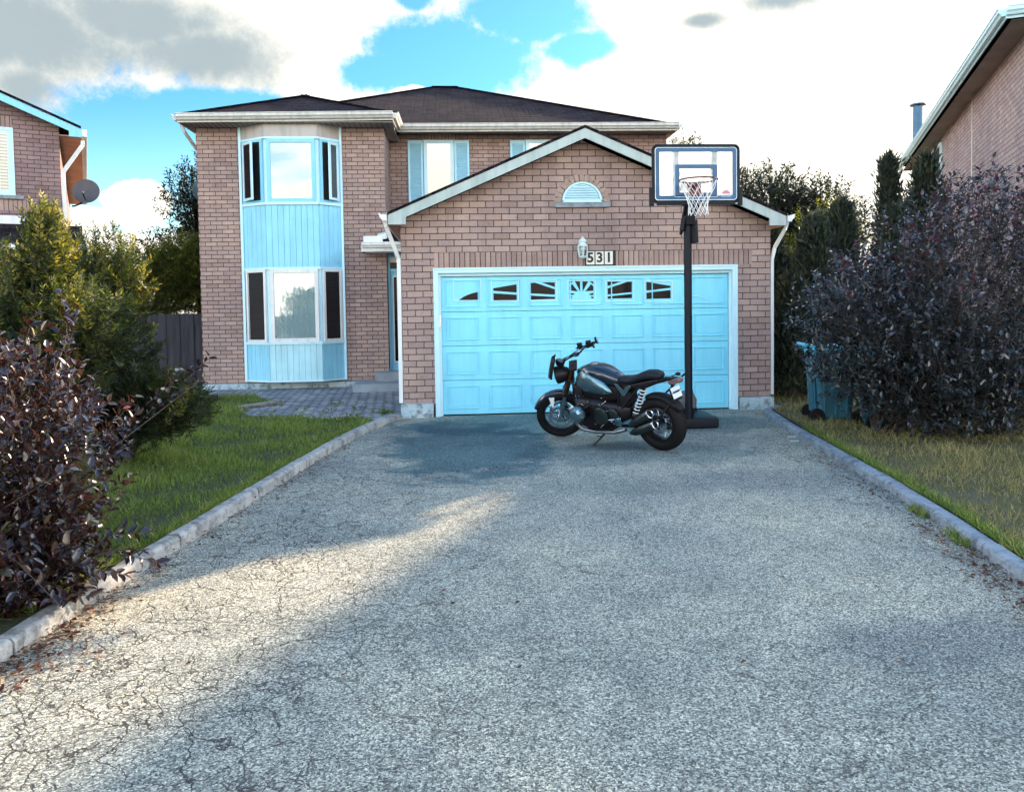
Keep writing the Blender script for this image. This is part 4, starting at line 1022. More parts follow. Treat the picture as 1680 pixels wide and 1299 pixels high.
m = MB(); pts = [(.055*math.cos(t), .05*math.sin(t)) for t in np.linspace(0,math.pi,14)]
m.prism(pts, (bx+.385,by-.002,bz-.255),(1,0,0),(0,0,1),(0,-.003,0)); m.build('ball_mark', paint('mark_pink', (.62,.25,.27), .5), bb, recalc=True)
m = MB(); m.prism([(-.065,-.03),(.05,-.03),(.085,-.005),(.085,.012),(.06,.0),(-.065,-.004)], (bx+.385,by-.0055,bz-.262),(1,0,0),(0,0,1),(0,-.002,0)); m.build('swoosh_mark', paint('mark_blue', (.22,.36,.55), .5), bb, recalc=True)
rc = Vector((bx-.085, by-.36, 3.13)); rr0 = .228; m = MB()
pts = [(rc.x+rr0*math.cos(t), rc.y+rr0*math.sin(t), rc.z) for t in np.linspace(0, 2*math.pi, 49)]
m.tube(pts, .0095, 8, cap=False); m.build('rim', M['hoop_rim'], hp, smooth=True)
m = MB(); m.box((bx-.085,by-.02,rc.z-.13),(bx+.06,by-.001,rc.z+.02)); m.bar((bx-.045,by-.02,rc.z-.04),(rc.x,rc.y+rr0,rc.z-.012), .10, .02)
for s in (-1,1): m.bar((bx-.015+s*.06,by-.02,rc.z-.11),(rc.x+s*.07,rc.y+rr0-.01,rc.z-.01), .012, .012)
m.build('rim_bracket', M['hoop_red'], hp)
# net: twelve strands crossing in diamonds
m = MB(); nl = 12; rows_n = [(0,rr0-.004),(-.09,.20),(-.17,.158),(-.24,.128),(-.305,.112),(-.37,.115),(-.42,.122)]
for i in range(nl):
    for s in (-1,1):
        pts = []
        for q, (dz, rd) in enumerate(rows_n):
            t = 2*math.pi*(i + s*(0 if q == 0 else (.5*(q%2)) if q > 0 else 0))/nl
            pts.append((rc.x+rd*math.cos(t)+random.uniform(-.004,.004), rc.y+rd*math.sin(t), rc.z+dz))
        m.tube(pts, .0038, 5)
m.build('net', M['net'], hp, smooth=True)

# ------------------------------------------------------------------ motorcycle
bk = empty('motorcycle', (2.305,8.695,.0), label='black roadster motorcycle with silver side panel leaning on its stand before the garage door', cat='motorcycle')
bk.rotation_euler = (R(-9), 0, R(133))
def wheel(root, c, rad, minor, hub_w, steer=0):
    w = empty('wheel', c, steer); w.parent = root
    prof = [(minor*math.cos(t)*.98, rad-minor*.82 + minor*.82*math.sin(t)) for t in np.linspace(-.9, math.pi+.9, 18)]
    MB().lathe((0,0,0),(0,1,0), prof, 56, closed=True).build('tyre', M['black_rubber'], w, smooth=True, recalc=True)
    ri = rad - minor*1.55
    MB().lathe((0,0,0),(0,1,0), [(-minor*.75,ri+.016),(-minor*.8,ri+.004),(-minor*.4,ri-.012),(minor*.4,ri-.012),(minor*.8,ri+.004),(minor*.75,ri+.016)], 48, closed=True).build('rim', M['black_metal'], w, smooth=True, recalc=True)
    m = MB(); m.lathe((0,0,0),(0,1,0), [(-hub_w,.022),(-hub_w,.045),(-hub_w*.6,.05),(-hub_w*.3,.03),(hub_w*.3,.03),(hub_w*.6,.05),(hub_w,.045),(hub_w,.022)], 20)
    m.build('hub', M['steel'], w, smooth=True)
    m = MB()
    for i in range(20):
        a = 2*math.pi*i/20; b = a + R(26)*(1 if i%2 else -1); s = hub_w*.7*(1 if (i//2)%2 else -1)
        m.tube([(.046*math.cos(a), s, .046*math.sin(a)), ((ri-.006)*math.cos(b), s*.25, (ri-.006)*math.sin(b))], .0036, 5)
    m.build('spokes', M['steel'], w)
    return w
ra, fa = Vector((0,.0,.312)), Vector((1.44,0,.302))
wheel(bk, ra, .312, .088, .06)
ST = R(38)
# steering assembly: everything that turns with the bars sits under one part
H0 = Vector((1.225,0,.782)); fk = empty('front_fork', H0); fk.parent = bk
axis = Vector((-.36,0,.93)).normalized()
fk.rotation_mode = 'QUATERNION'; from mathutils import Quaternion; fk.rotation_quaternion = Quaternion(axis, ST)
fa_l = fa - H0
# counter the small sideways swing of the axle so the tyre still stands on the ground
wf = empty('wheel', fa_l); wf.parent = fk
def sub(mb, name, mat, root, **k): return mb.build(name, mat, root, **k)
rad, minor, hub_w = .302, .06, .05; prof = [(minor*math.cos(t)*.98, rad-minor*.82 + minor*.82*math.sin(t)) for t in np.linspace(-.9, math.pi+.9, 18)]
MB().lathe(fa_l,(0,1,0), prof, 56, closed=True).build('tyre', M['black_rubber'], fk, smooth=True, recalc=True)
ri = rad-minor*1.55
MB().lathe(fa_l,(0,1,0), [(-minor*.75,ri+.016),(-minor*.8,ri+.004),(-minor*.4,ri-.012),(minor*.4,ri-.012),(minor*.8,ri+.004),(minor*.75,ri+.016)], 48, closed=True).build('rim', M['black_metal'], fk, smooth=True, recalc=True)
m = MB(); m.lathe(fa_l,(0,1,0),[(-.09,.015),(-.06,.04),(-.03,.028),(.03,.028),(.06,.04),(.09,.015)],20)
for i in range(20):
    a = 2*math.pi*i/20; b = a + R(26)*(1 if i%2 else -1); s = .035*(1 if (i//2)%2 else -1)
    m.tube([fa_l+Vector((.04*math.cos(a), s, .04*math.sin(a))), fa_l+Vector(((ri-.006)*math.cos(b), s*.25, (ri-.006)*math.sin(b)))], .0036, 5)
m.build('spokes', M['steel'], fk)
bpy.data.objects.remove(wf)
m = MB()
for s in (-1,1):
    m.lathe(fa_l+Vector((0,s*.068,0)),(0,s,0),[(0,.145),(.005,.145),(.005,.112),(0,.112)],40,closed=True)
m.build('brake_disc', M['steel'], fk, smooth=True, recalc=True)
for s in (-1,1):
    m = MB(); o = Vector((0,s*.105,0)); top = axis*.16+o; mid = fa_l + axis*.34*1.0 + o*.0 + Vector((0,s*.105,0))
    m.tube([top, mid], .028, 14); m.build('fork_tube', M['bronze'], fk, smooth=True)
    m = MB(); m.tube([mid, fa_l+o], [.022,.026], 12); m.lathe(fa_l+o,(0,s,0),[(-.025,.03),(.03,.03),(.035,.01)],14)
    m.bar(fa_l+o+Vector((-.06,0,.10)), fa_l+o+Vector((-.10,0,-.0)), .03, .055); m.build('fork_leg', M['silver_paint'] if s > 0 else M['black_metal'], fk, smooth=True)
m = MB(); m.obox((0,0,0),(.045,0,0),(0,.135,0),(0,0,.018)); m.obox(axis*.15,(.05,0,0),(0,.135,0),(0,0,.015)); m.tube([axis*-.02, axis*.17], .03, 12)
m.obox(fa_l+axis*.33+Vector((.01,0,0)), (.012,0,.02),(0,.13,0),(-.02,0,.012)); m.build('yoke', M['black_metal'], fk, bevel=.006)
# front mudguard
def guard(root, c, r0, a0, a1, wd, mat, name):
    m = MB(); n = 16; vs = []; fs = []; pr = [(-1,-.030),(-.75,.004),(-.3,.018),(.3,.018),(.75,.004),(1,-.030)]
    for i in range(n+1):
        a = R(a0+(a1-a0)*i/n); e = min(1, .55+.45*math.sin(math.pi*i/n)*2)
        for y, dr in pr: vs.append(Vector(c)+Vector(((r0+dr)*math.cos(a), y*wd*e, (r0+dr)*math.sin(a))))
    k_ = len(pr)
    for i in range(n):
        for j in range(k_-1): fs.append((i*k_+j, i*k_+j+1, (i+1)*k_+j+1, (i+1)*k_+j))
    m.add(vs, fs); o = m.build(name, M[mat], root, smooth=True); so_ = o.modifiers.new('s', 'SOLIDIFY'); so_.thickness = .006; return o
guard(fk, fa_l, .322, 25, 140, .072, 'blue_black', 'mudguard')
for s in (-1,1): m = MB(); m.prism([(-.03,0),(.035,.01),(.018,-.12),(.0,-.12)], fa_l+Vector((.055,s*.092,.285)),(1,0,0),(0,0,1),(0,s*.012,0)); m.build('fender_stay', M['white_trim'], fk, recalc=True)
# headlight, fly screen, clock
hc = Vector((.135,0,.055))
MB().lathe(hc,(1,0,-.06),[(-.14,.03),(-.12,.07),(-.05,.10),(.0,.108),(.035,.108),(.04,.098)],32).build('headlight_shell', M['black_paint'], fk, smooth=True)
MB().lathe(hc+Vector((.036,0,-.003)),(1,0,-.06),[(0,.097),(.008,.09),(.016,.05),(.018,.005)],28).build('headlight', M['silver_paint'], fk, smooth=True)
m = MB(); vs = []; 
for i in range(7):
    f = i/6; z = .02+.24*f; w = .12*(1-.35*f**2); x = .135-.07*f-.02*f*f
    for j in range(7): g = (j-3)/3; vs.append(hc+Vector((x-.05*g*g, w*g, z-.02)))
m.add(vs, [(i*7+j, i*7+j+1, (i+1)*7+j+1, (i+1)*7+j) for i in range(6) for j in range(6)])
fs_ = m.build('fly_screen', M['black_paint'], fk, smooth=True); q = fs_.modifiers.new('s','SOLIDIFY'); q.thickness = .006
MB().lathe(hc+Vector((-.04,.0,.15)),(-.5,0,.86),[(-.03,.04),(0,.058),(.03,.058),(.034,.05)],28).build('clock', M['black_metal'], fk, smooth=True)
MB().lathe(hc+Vector((-.06,0,.182)),(-.5,0,.86),[(0,.05),(.002,.046)],28).build('clock_glass', M['silver_paint'], fk)
# handlebar with grips, levers and bar-end mirrors
bpy.context.view_layer.update(); fki = fk.matrix_world.inverted(); hd_ = Vector((-.682,.731,0)); lf_ = Vector((-.731,-.682,0))
WP = lambda x, y, z: fki @ (Vector((2.305,8.695,z)) + hd_*x + lf_*y)
bar = [WP(*p) for p in ((1.14,-.13,1.13),(1.15,-.02,1.13),(1.16,.06,1.10),(1.15,.115,1.05),(1.13,.15,1.03),(1.08,.17,1.04),(.99,.21,1.10),(.89,.26,1.155),(.67,.39,1.205))]
MB().tube(bar, .0125, 12).build('handlebar', M['steel'], fk, smooth=True)
for s in (0, -1):
    p, q = bar[s], bar[1 if s == 0 else -2]; d = (p-q).normalized()
    MB().tube([p, p-d*.125], .0185, 14).build('grip', M['black_rubber'], fk, smooth=True)
    m = MB(); m.tube([p-d*.13, p-d*.18], .026, 12); m.obox(p-d*.155+Vector((0,0,.03)),(.03,0,0),(0,.028,0),(0,0,.02)); m.tube([p-d*.17+Vector((.02,0,0)), p-d*.12+Vector((.075,0,-.005)), p-d*.0+Vector((.07,0,-.005))], .006, 6)
    m.build('control', M['black_matte'], fk, smooth=True)
    m = MB(); m.tube([p, p+d*.03, p+d*.055+Vector((0,0,.01))], .010, 8); m.lathe(p+d*.085+Vector((0,0,.02)), Vector((.9,0,-.2)), [(-.010,.038),(.0,.044),(.012,.036),(.016,.01)], 24)
    mi = m.build('mirror', M['black_paint'], fk, smooth=True)
    MB().lathe(p+d*.085+Vector((-.0115,0,.0225)), Vector((-.9,0,.2)), [(0,.040),(.001,.036)], 24).build('mirror_glass', M['steel'], fk)
m = MB()
for y0, a in ((.03,.05),(-.03,.08),(.06,.02)):
    m.tube([bar[-3]+Vector((0,y0*.3,-.01)), (.05,y0,.24),(.02+a,y0,.10),(-.03,y0,-.02)], .005, 6)
    m.tube([bar[2]+Vector((0,y0*.3,-.01)), (.06,y0,.22),(.04+a,y0,.08),(-.05,y0,-.06)], .005, 6)
m.build('cables', M['black_matte'], fk, smooth=True)
# tank (dark blue black) with silver side panels
m = MB(); m.loft([(1.07,0,.86,.03,.03),(1.05,0,.855,.085,.06),(.98,0,.85,.135,.095),(.88,0,.85,.165,.122),(.76,0,.845,.170,.125),(.64,0,.825,.150,.115),(.54,0,.795,.115,.09),(.46,0,.775,.085,.06),(.44,0,.77,.06,.03)], 28, p=2.5)
tank = m.build('tank', M['blue_black'], bk, smooth=True)
m = MB(); m.lathe((.84,0,.968),(0,0,1),[(0,.05),(.008,.05),(.012,.04)],20); m.build('filler_cap', M['steel'], tank, smooth=True)
for s in (-1,1):
    m = MB(); n = 24; vs = [(0,0,0)]; fs = []
    outl = [(1.04,.705),(1.05,.79),(1.0,.865),(.93,.905),(.84,.905),(.74,.865),(.65,.80),(.56,.715),(.52,.665),(.56,.64),(.68,.628),(.80,.635),(.92,.65)]
    cen = Vector((.81,s*.19,.765)); vs = [cen]
    for rg in (.35,.7,.92,1.0):
        for x, z in outl:
            dx, dz = x-cen.x, z-cen.z; vs.append((cen.x+dx*rg, s*(.196-.055*rg**2.5-.02*max(0,(x-.95)*6)*rg), cen.z+dz*rg))
    no = len(outl)
    fs += [(0,1+i,1+(i+1)%no) for i in range(no)]
    for q in range(3):
        for i in range(no): fs.append((1+q*no+i, 1+q*no+(i+1)%no, 1+(q+1)*no+(i+1)%no, 1+(q+1)*no+i))
    m.add(vs, fs); pn = m.build('side_panel', M['silver_paint'], tank, smooth=True, recalc=True)
    q = pn.modifiers.new('s','SOLIDIFY'); q.thickness = .012
m = MB()
for i in range(5): x = .79-.034*i; m.bar((x+.03,.178-.0*i,.825-.030*i),(x-.015,.170-.002*i,.795-.030*i), .006, .006)
m.build('panel_ribs', M['black_paint'], tank)
# seat, tail, lamp, plate
m = MB(); m.loft([(.50,0,.80,.05,.02),(.47,0,.80,.09,.035),(.38,0,.795,.12,.04),(.28,0,.805,.13,.045),(.20,0,.835,.125,.050),(.12,0,.865,.115,.050),(.02,0,.872,.10,.048),(-.05,0,.865,.08,.04),(-.075,0,.862,.05,.018)], 22, p=2.8)
m.build('seat', M['leather'], bk, smooth=True)
m = MB(); m.loft([(.52,0,.745,.07,.03),(.35,0,.735,.10,.045),(.15,0,.755,.10,.05),(.0,0,.80,.075,.035),(-.16,0,.83,.05,.020),(-.24,0,.84,.045,.012)], 16, p=3)
tl_ = m.build('tail_unit', M['black_matte'], bk, smooth=True)
m = MB(); m.loft([(-.17,0,.80,.05,.03),(-.24,0,.81,.06,.036),(-.30,0,.825,.055,.030),(-.315,0,.83,.03,.012)], 14, p=3); m.build('tail_lamp', M['red_lens'], tl_, smooth=True)
for s in (-1,1): m = MB(); m.tube([(-.16,s*.05,.845),(-.20,s*.12,.86)], .006, 6); m.lathe((-.20,s*.12,.86),(-1,0,0),[(-.03,.01),(-.01,.02),(.02,.018),(.025,.01)],12); m.build('indicator', M['black_matte'], tl_, smooth=True)
m = MB()
m.tube([(-.16,0,.80),(-.20,0,.72),(-.19,0,.66)], .014, 8); m.tube([(-.02,.12,.31),(-.10,.12,.45),(-.21,.06,.60),(-.22,0,.64)], .013, 8); m.obox((-.222,0,.665),(.004,0,.0),(0,.095,0),(.02,0,.07))
pb = m.build('plate_bracket', M['black_matte'], bk)
pl_ = MB().obox((-.232,0,.685),(.002,0,0),(0,.088,0),(.018,0,.058)).build('licence_plate', M['plate'], pb)
t_ = text('0089C', .062, 'plate_number', M['sign_black'], pl_, (-.2365,0,.683), (0,0,0), .0008, .002)
t_.rotation_euler = Matrix(((0,-.297,-.955),(-1,0,0),(0,.955,-.297))).to_euler()
guard(bk, ra, .336, 62, 150, .09, 'black_matte', 'rear_hugger')
# frame, subframe, shock
m = MB(); fr_ = [(1.19,.78),(1.02,.62),(.90,.48),(.62,.40),(.50,.46),(.46,.70)]
for s in (-1,1):
    m.tube([(x, s*.09, z) for x, z in fr_], .018, 8); m.tube([(1.16,s*.05,.72),(.98,s*.10,.45),(.96,s*.10,.25),(.70,s*.12,.20)], .016, 8)
    m.tube([(.46,s*.09,.70),(.2,s*.09,.77),(-.05,s*.06,.82)], .013, 8); m.tube([(.44,s*.10,.48),(.16,s*.09,.76)], .013, 8)
m.build('frame', M['black_metal'], bk, smooth=True)
for s in (-1,1):
    m = MB()
    P = [(.50,.765),(.40,.63),(.37,.63),(.27,.745),(.29,.76),(.385,.70),(.455,.765)]
    m.prism([(x, z) for x, z in P], (0,s*.115,0),(1,0,0),(0,0,1),(0,s*.014,0)); m.build('side_bracket', M['silver_paint'], bk, recalc=True, bevel=.003)
m = MB(); A_, B_ = Vector((.13,.07,.73)), Vector((.27,.07,.43)); ax_ = (B_-A_); L_x = ax_.length; ax_.normalize(); u_ = ax_.cross(Vector((0,1,0))); v_ = ax_.cross(u_)
m.tube([A_ + ax_*(L_x*i/90) + (u_*math.cos(i*.55)+v_*math.sin(i*.55))*.036 for i in range(91)], .0065, 6); m.build('spring', M['white_trim'], bk, smooth=True)
MB().tube([A_, B_], .018, 10).build('damper', M['black_metal'], bk, smooth=True)
m = MB(); m.loft([(1.02,0,.66,.06,.08),(.98,0,.655,.10,.11),(.75,0,.645,.12,.12),(.55,0,.64,.10,.10),(.50,0,.64,.07,.07)], 14, p=4); m.loft([(1.17,0,.60,.06,.08),(1.15,0,.60,.09,.12),(1.06,0,.56,.12,.17),(.99,0,.55,.12,.15)], 14, p=4); m.loft([(.52,0,.56,.07,.07),(.48,0,.56,.10,.12),(.38,0,.58,.10,.11),(.33,0,.60,.07,.07)], 14, p=4); m.build('airbox', M['black_matte'], bk, smooth=True)
m = MB()
for (x, z, r_) in ((.60,.45,.010),(.70,.52,.008),(1.02,.50,.009),(.78,.28,.009),(.55,.33,.011),(.86,.55,.008),(.66,.60,.008),(.98,.60,.007)): m.lathe((x,.135,z),(0,1,0),[(0,r_),(.05,r_),(.055,r_*.6)],8)
m.tube([(1.10,.10,.60),(1.04,.16,.52),(.92,.19,.50)], .006, 6); m.tube([(.62,.15,.56),(.74,.17,.47),(.78,.16,.30)], .005, 6); m.tube([(.45,.13,.36),(.60,.17,.34),(.72,.17,.24)], .008, 6)
m.build('fittings', M['steel'], bk, smooth=True)
# engine: block, sump, gearbox, horizontal cylinders
m = MB(); m.loft([(1.12,0,.40,.06,.12),(1.08,0,.40,.15,.18),(.92,0,.39,.18,.20),(.72,0,.38,.18,.20),(.62,0,.38,.15,.17),(.52,0,.40,.12,.13),(.40,0,.42,.09,.09),(.36,0,.42,.05,.05)], 18, p=4)
en = m.build('engine', M['black_metal'], bk, smooth=True)
m = MB(); m.lathe((.70,.165,.38),(0,1,0),[(0,.10),(.018,.10),(.024,.085),(.026,.03)],28); m.lathe((.55,.12,.40),(0,1,0),[(0,.07),(.03,.07),(.036,.055),(.038,.01)],24)
for i in range(5): m.bar((.60+.0*i,.172,.50-.012*i),(.80,.178,.505-.012*i), .006, .005)
m.build('engine_cover', M['exhaust'], en, smooth=True)
m = MB(); m.loft([(.98,0,.225,.10,.03),(.94,0,.215,.14,.05),(.66,0,.215,.13,.05),(.60,0,.23,.09,.03)], 14, p=4); m.build('sump', M['black_metal'], en, smooth=True)
for s in (-1,1):
    m = MB(); c_ = Vector((.93,s*.16,.42))
    for i in range(7): m.lathe(c_+Vector((0,s*(.015+i*.016),0)),(0,s,0),[(0,.03),(0,.078),(.006,.078),(.006,.03)],20,closed=True)
    m.lathe(c_,(0,s,0),[(0,.055),(.14,.055)],16); m.build('cylinder_barrel', M['black_metal'], en, smooth=True, recalc=True)
    m = MB(); m.lathe(c_+Vector((0,s*.115,0)),(0,s,0),[(0,.05),(.005,.098),(.045,.100),(.075,.085),(.095,.05),(.10,.01)],9); m.build('cylinder_head', M['silver_paint'], en, smooth=False, bevel=.006)
    m = MB(); m.tube([(.98,s*.24,.37),(1.03,s*.22,.28),(.99,s*.18,.20),(.80,s*.15,.175),(.55,s*.14,.19),(.38,s*.15,.24)], .021, 10); m.build('exhaust_header', M['exhaust'] if s < 0 else M['header_pipe'], bk, smooth=True)
    m = MB(); m.tube([(.80,s*.10,.52),(.86,s*.17,.50),(.90,s*.22,.47)], .026, 10); m.build('intake', M['black_matte'], en, smooth=True)
    m = MB(); m.tube([(.48,s*.13,.33),(.47,s*.24,.33)], .014, 8); m.prism([(.0,.03),(.05,.015),(.035,-.09),(-.03,-.12),(-.06,-.07)], (.49,s*.13,.38),(1,0,0),(0,0,1),(0,s*.012,0)); m.build('foot_peg', M['silver_paint'], bk, recalc=True)
m = MB(); m.loft([(.36,-.02,.36,.05,.05),(.15,-.10,.33,.035,.045),(-.02,-.115,.312,.05,.06),(-.06,-.115,.312,.03,.04)], 14, p=3); m.build('swingarm', M['black_metal'], bk, smooth=True)
MB().lathe((0,.06,.312),(0,1,0),[(0,.11),(.005,.11),(.005,.06),(0,.06)],32,closed=True).build('brake_disc', M['steel'], bk, smooth=True, recalc=True)
for (xr, zr_, xt, zt_) in ((.31,.30,.0,.475),(.30,.215,-.055,.36)):
    m = MB(); A_, B_ = Vector((xr,.17,zr_)), Vector((xt,.205,zt_)); d = (B_-A_).normalized(); Lm = (B_-A_).length
    m.lathe(A_, d, [(0,.022),(.03,.032),(.07,.046),(Lm*.5,.052),(Lm-.02,.052),(Lm,.047),(Lm,.036),(Lm-.04,.034)], 28)
    mu = m.build('muffler', M['exhaust'], bk, smooth=True)
    MB().lathe(B_-d*.012, d, [(0,.053),(.016,.052),(.018,.046),(.012,.037),(.0,.036)], 28, closed=True).build('muffler_ring', M['steel'], mu, smooth=True, recalc=True)
    MB().lathe(B_-d*.03, d, [(0,.034),(.002,.030)], 20).build('muffler_bore', M['dark_void'], mu)
m = MB(); foot = Vector((.80,.245,.04)); m.tube([(.66,.13,.20),(.74,.20,.10),foot], [.013,.012,.010], 8); m.obox(foot,(.04,0,0),(0,.022,0),(0,0,.004)); m.tube([(.70,.17,.14),(.74,.24,.155)], .006, 6); m.build('side_stand', M['black_metal'], bk)

# ------------------------------------------------------------------ wheeled bins
def bin_(loc, rz, label, sc=1.0):
    t = empty('wheelie_bin', loc, rz, label=label, cat='bin', group='blue bins under the purple bush')
    t.scale = (sc,)*3
    m = MB(); secs = [(.0,.21,.24),(.05,.225,.26),(.55,.255,.30),(.93,.285,.335),(.98,.285,.335)]; vs = []; fs = []
    for z, hx, hy in secs:
        for p in rrect(2*hx, 2*hy, .05, 3): vs.append((p[0], p[1], z+.03))
    k_ = 16
    for i in range(len(secs)-1):
        for j in range(k_): fs.append((i*k_+j, i*k_+(j+1)%k_, (i+1)*k_+(j+1)%k_, (i+1)*k_+j))
    fs.append(tuple(range(k_-1,-1,-1))); fs.append(tuple(4*k_+j for j in range(k_))); m.add(vs, fs)
    for y in (-.17,-.06,.06,.17): m.bar((-.25,y,.12),(-.29,y*1.2,.86), .03, .03)
    for x in (-.15,0,.15): m.bar((x,-.27,.12),(x*1.15,-.335,.86), .03, .03)
    m.box((-.305,-.355,.94),(.305,.355,.985))
    m.build('body', M['bin_blue'], t, smooth=False, bevel=.008)
    m = MB(); m.loft([(-.32,0,1.03,.33,.03),(-.30,0,1.04,.36,.05),(.28,0,1.04,.36,.05),(.32,0,1.03,.33,.03)], 16, p=5); m.build('lid', M['bin_lid'], t, smooth=True)
    m = MB()
    for y in (-.24,.24): m.bar((-.28,y,.98),(-.40,y,1.10), .04, .05)
    m.tube([(-.40,-.28,1.10),(-.40,.28,1.10)], .022, 10); m.build('handle', M['bin_lid'], t)
    for y in (-.27,.27): MB().lathe((-.25,y,.10),(0,1,0),[(-.03,.03),(-.03,.10),(.03,.10),(.03,.03)],24).build('wheel', M['black_rubber'], t, smooth=True)
    return t
bin_((5.0,10.25,.05), R(-12), 'blue wheelie bin with pale lid nearest the garage under the purple bush', .93)
bin_((5.36,9.55,.05), R(-8), 'second blue wheelie bin half buried in the leaves of the purple bush', .92)

# ------------------------------------------------------------------ fence at left
fe = empty('wooden_fence', (-9.6,18.2,0), label='dark grey wooden board fence closing the gap left of the house', cat='fence')
m = MB(); x = 0
while x < 4.35:
    kq = round(x/.15)%2; m.box((x-.012,-.02+.03*kq,.02),(x+.152,-.0+.03*kq-.003,1.60)); x += .15
m.box((0,.0,.35),(4.4,.03,.44)); m.box((0,.0,1.35),(4.4,.03,1.44)); m.build('boards', M['fence_wood'], fe)
for x in (.0,2.1,4.25): MB().box((x,-.07,0),(x+.1,-.0-.021,1.68)).build('post', M['fence_wood'], fe)

# ------------------------------------------------------------------ planting
PUR = [((-2.95,4.75,.80),(1.05,1.0,.80),3),((-2.42,4.35,.40),(.50,.62,.36),1.3),((-3.2,5.6,.8),(.8,.8,.75),1)]
b1 = empty('purple_leaf_bush', (0,0,0), label='dark maroon leaved bush overhanging the kerb in the lower left', cat='bush', group='purple leaved bushes by the driveway')
rr = np.random.default_rng(5); ne = 26
ex_t = np.stack([rr.uniform(-3.7,-2.35,ne), rr.uniform(4.3,5.6,ne), rr.uniform(1.35,1.78,ne)], 1); ex_d = np.tile([.08,.0,1.0],(ne,1)) + rr.normal(size=(ne,3))*.25
ex_t = np.vstack([ex_t, [[-1.95,6.45,1.27],[-2.05,6.3,1.2],[-2.15,6.2,1.1],[-2.2,6.15,1.0],[-2.0,6.4,1.1],[-1.80,4.35,.22],[-1.75,4.5,.30],[-1.72,4.6,.2],[-1.9,4.2,.15],[-1.82,4.75,.34]]])
ex_d = np.vstack([ex_d, [[.6,.6,.7],[.7,.4,.2],[.5,.5,.5],[.5,.4,.6],[.8,.2,.5],[1,-.1,-.25],[1,.1,-.1],[1,0,-.3],[1,-.2,-.3],[1,.2,0]]])
shrub(b1, [(-2.75,4.85,.07),(-2.9,5.1,.07)], PUR, 1150, .30, 13, .066, .50, M['leaf_purple_left'], 'oval', 21, up=.7, inner=.30, rough=.16, stems=46, stem_r=.016, extra=(ex_t, ex_d), zmin=.05)
sticks('long_shoot', np.array([[-2.75,5.0,.3],[-2.5,5.7,.62]]), np.array([[-2.5,5.7,.62],[-2.02,6.35,1.08]]), [.012,.008], [.008,.004], M['twig'], b1)
b2 = empty('purple_leaf_bush', (0,0,0), label='huge dark purple bush covering the bins and the right side of the picture', cat='bush', group='purple leaved bushes by the driveway')
ne = 60; ex_t = np.stack([rr.uniform(4.0,8.2,ne), rr.uniform(8.0,9.4,ne), np.zeros(ne)], 1); ex_t[:,2] = 1.72 + 1.45*np.clip((ex_t[:,0]-3.8)/2.1,0,1)**.8 - .08 + rr.normal(size=ne)*.10; ex_d = np.tile([0,0,1.0],(ne,1)) + rr.normal(size=(ne,3))*.3
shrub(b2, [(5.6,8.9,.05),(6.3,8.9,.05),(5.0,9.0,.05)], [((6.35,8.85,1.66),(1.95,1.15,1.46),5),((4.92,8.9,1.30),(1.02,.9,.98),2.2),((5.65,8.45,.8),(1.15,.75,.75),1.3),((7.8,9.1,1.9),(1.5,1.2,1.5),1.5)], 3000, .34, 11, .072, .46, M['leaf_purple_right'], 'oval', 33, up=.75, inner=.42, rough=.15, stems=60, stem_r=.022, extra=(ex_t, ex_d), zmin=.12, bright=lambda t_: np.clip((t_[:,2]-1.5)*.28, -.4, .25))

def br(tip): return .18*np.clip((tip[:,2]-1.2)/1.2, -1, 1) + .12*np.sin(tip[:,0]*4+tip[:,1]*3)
y1 = empty('yew_shrub', (0,0,0), label='tall yellow green yew with a pointed leader in front of the left neighbour house', cat='shrub', group='feathery evergreen shrubs on the lawn')
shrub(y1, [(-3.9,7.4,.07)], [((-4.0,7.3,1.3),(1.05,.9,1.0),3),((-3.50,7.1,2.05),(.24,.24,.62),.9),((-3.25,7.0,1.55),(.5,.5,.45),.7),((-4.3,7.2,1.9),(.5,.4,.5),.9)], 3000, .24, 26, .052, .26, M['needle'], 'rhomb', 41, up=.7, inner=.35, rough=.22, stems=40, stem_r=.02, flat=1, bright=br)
y2 = empty('yew_shrub', (0,0,0), label='broad yew shrub reaching right towards the house corner above the lawn', cat='shrub', group='feathery evergreen shrubs on the lawn')
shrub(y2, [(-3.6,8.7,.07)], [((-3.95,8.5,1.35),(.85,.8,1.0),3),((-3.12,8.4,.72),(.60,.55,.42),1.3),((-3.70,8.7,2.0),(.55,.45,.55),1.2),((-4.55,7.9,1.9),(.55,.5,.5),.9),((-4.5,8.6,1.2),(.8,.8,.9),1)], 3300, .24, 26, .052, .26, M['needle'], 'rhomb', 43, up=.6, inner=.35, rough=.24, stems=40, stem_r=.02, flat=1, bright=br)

tree('garden_tree', 'dark small leaved tree rising behind the left corner of the main house', 'tree', (-6.7,21.5,0), 6.5,
     [((.1,0,4.6),(1.25,1.2,1.35),2),((-.2,0,3.2),(1.5,1.3,1.1),2),((.7,0,5.3),(.7,.7,.9),1)], 900, .5, 12, .11, .42, M['leaf_dark'], 51, up=.4, inner=.3, rough=.25)
tree('garden_tree', 'yellow green bushy tree just behind the fence left of the house', 'tree', (-7.4,19.6,0), 3.6,
     [((0,0,2.1),(1.9,.9,1.2),2),((.9,0,2.7),(1.0,.8,.95),1.4),((-2.0,0,1.9),(1.6,.9,1.2),1)], 2600, .42, 14, .085, .40, M['leaf_mid'], 52, up=.5, inner=.3, rough=.22)
tree('garden_tree', 'loose dark tree behind the garage roof right of the backboard', 'tree', (9.2,21.5,0), 6.4,
     [((-.6,0,4.3),(1.6,1.3,1.4),2),((1.1,0,4.0),(1.4,1.2,1.2),1.5),((.2,0,3.0),(2.0,1.4,1.2),1.5)], 1900, .5, 12, .12, .42, M['leaf_dark'], 53, up=.5, inner=.25, rough=.30)
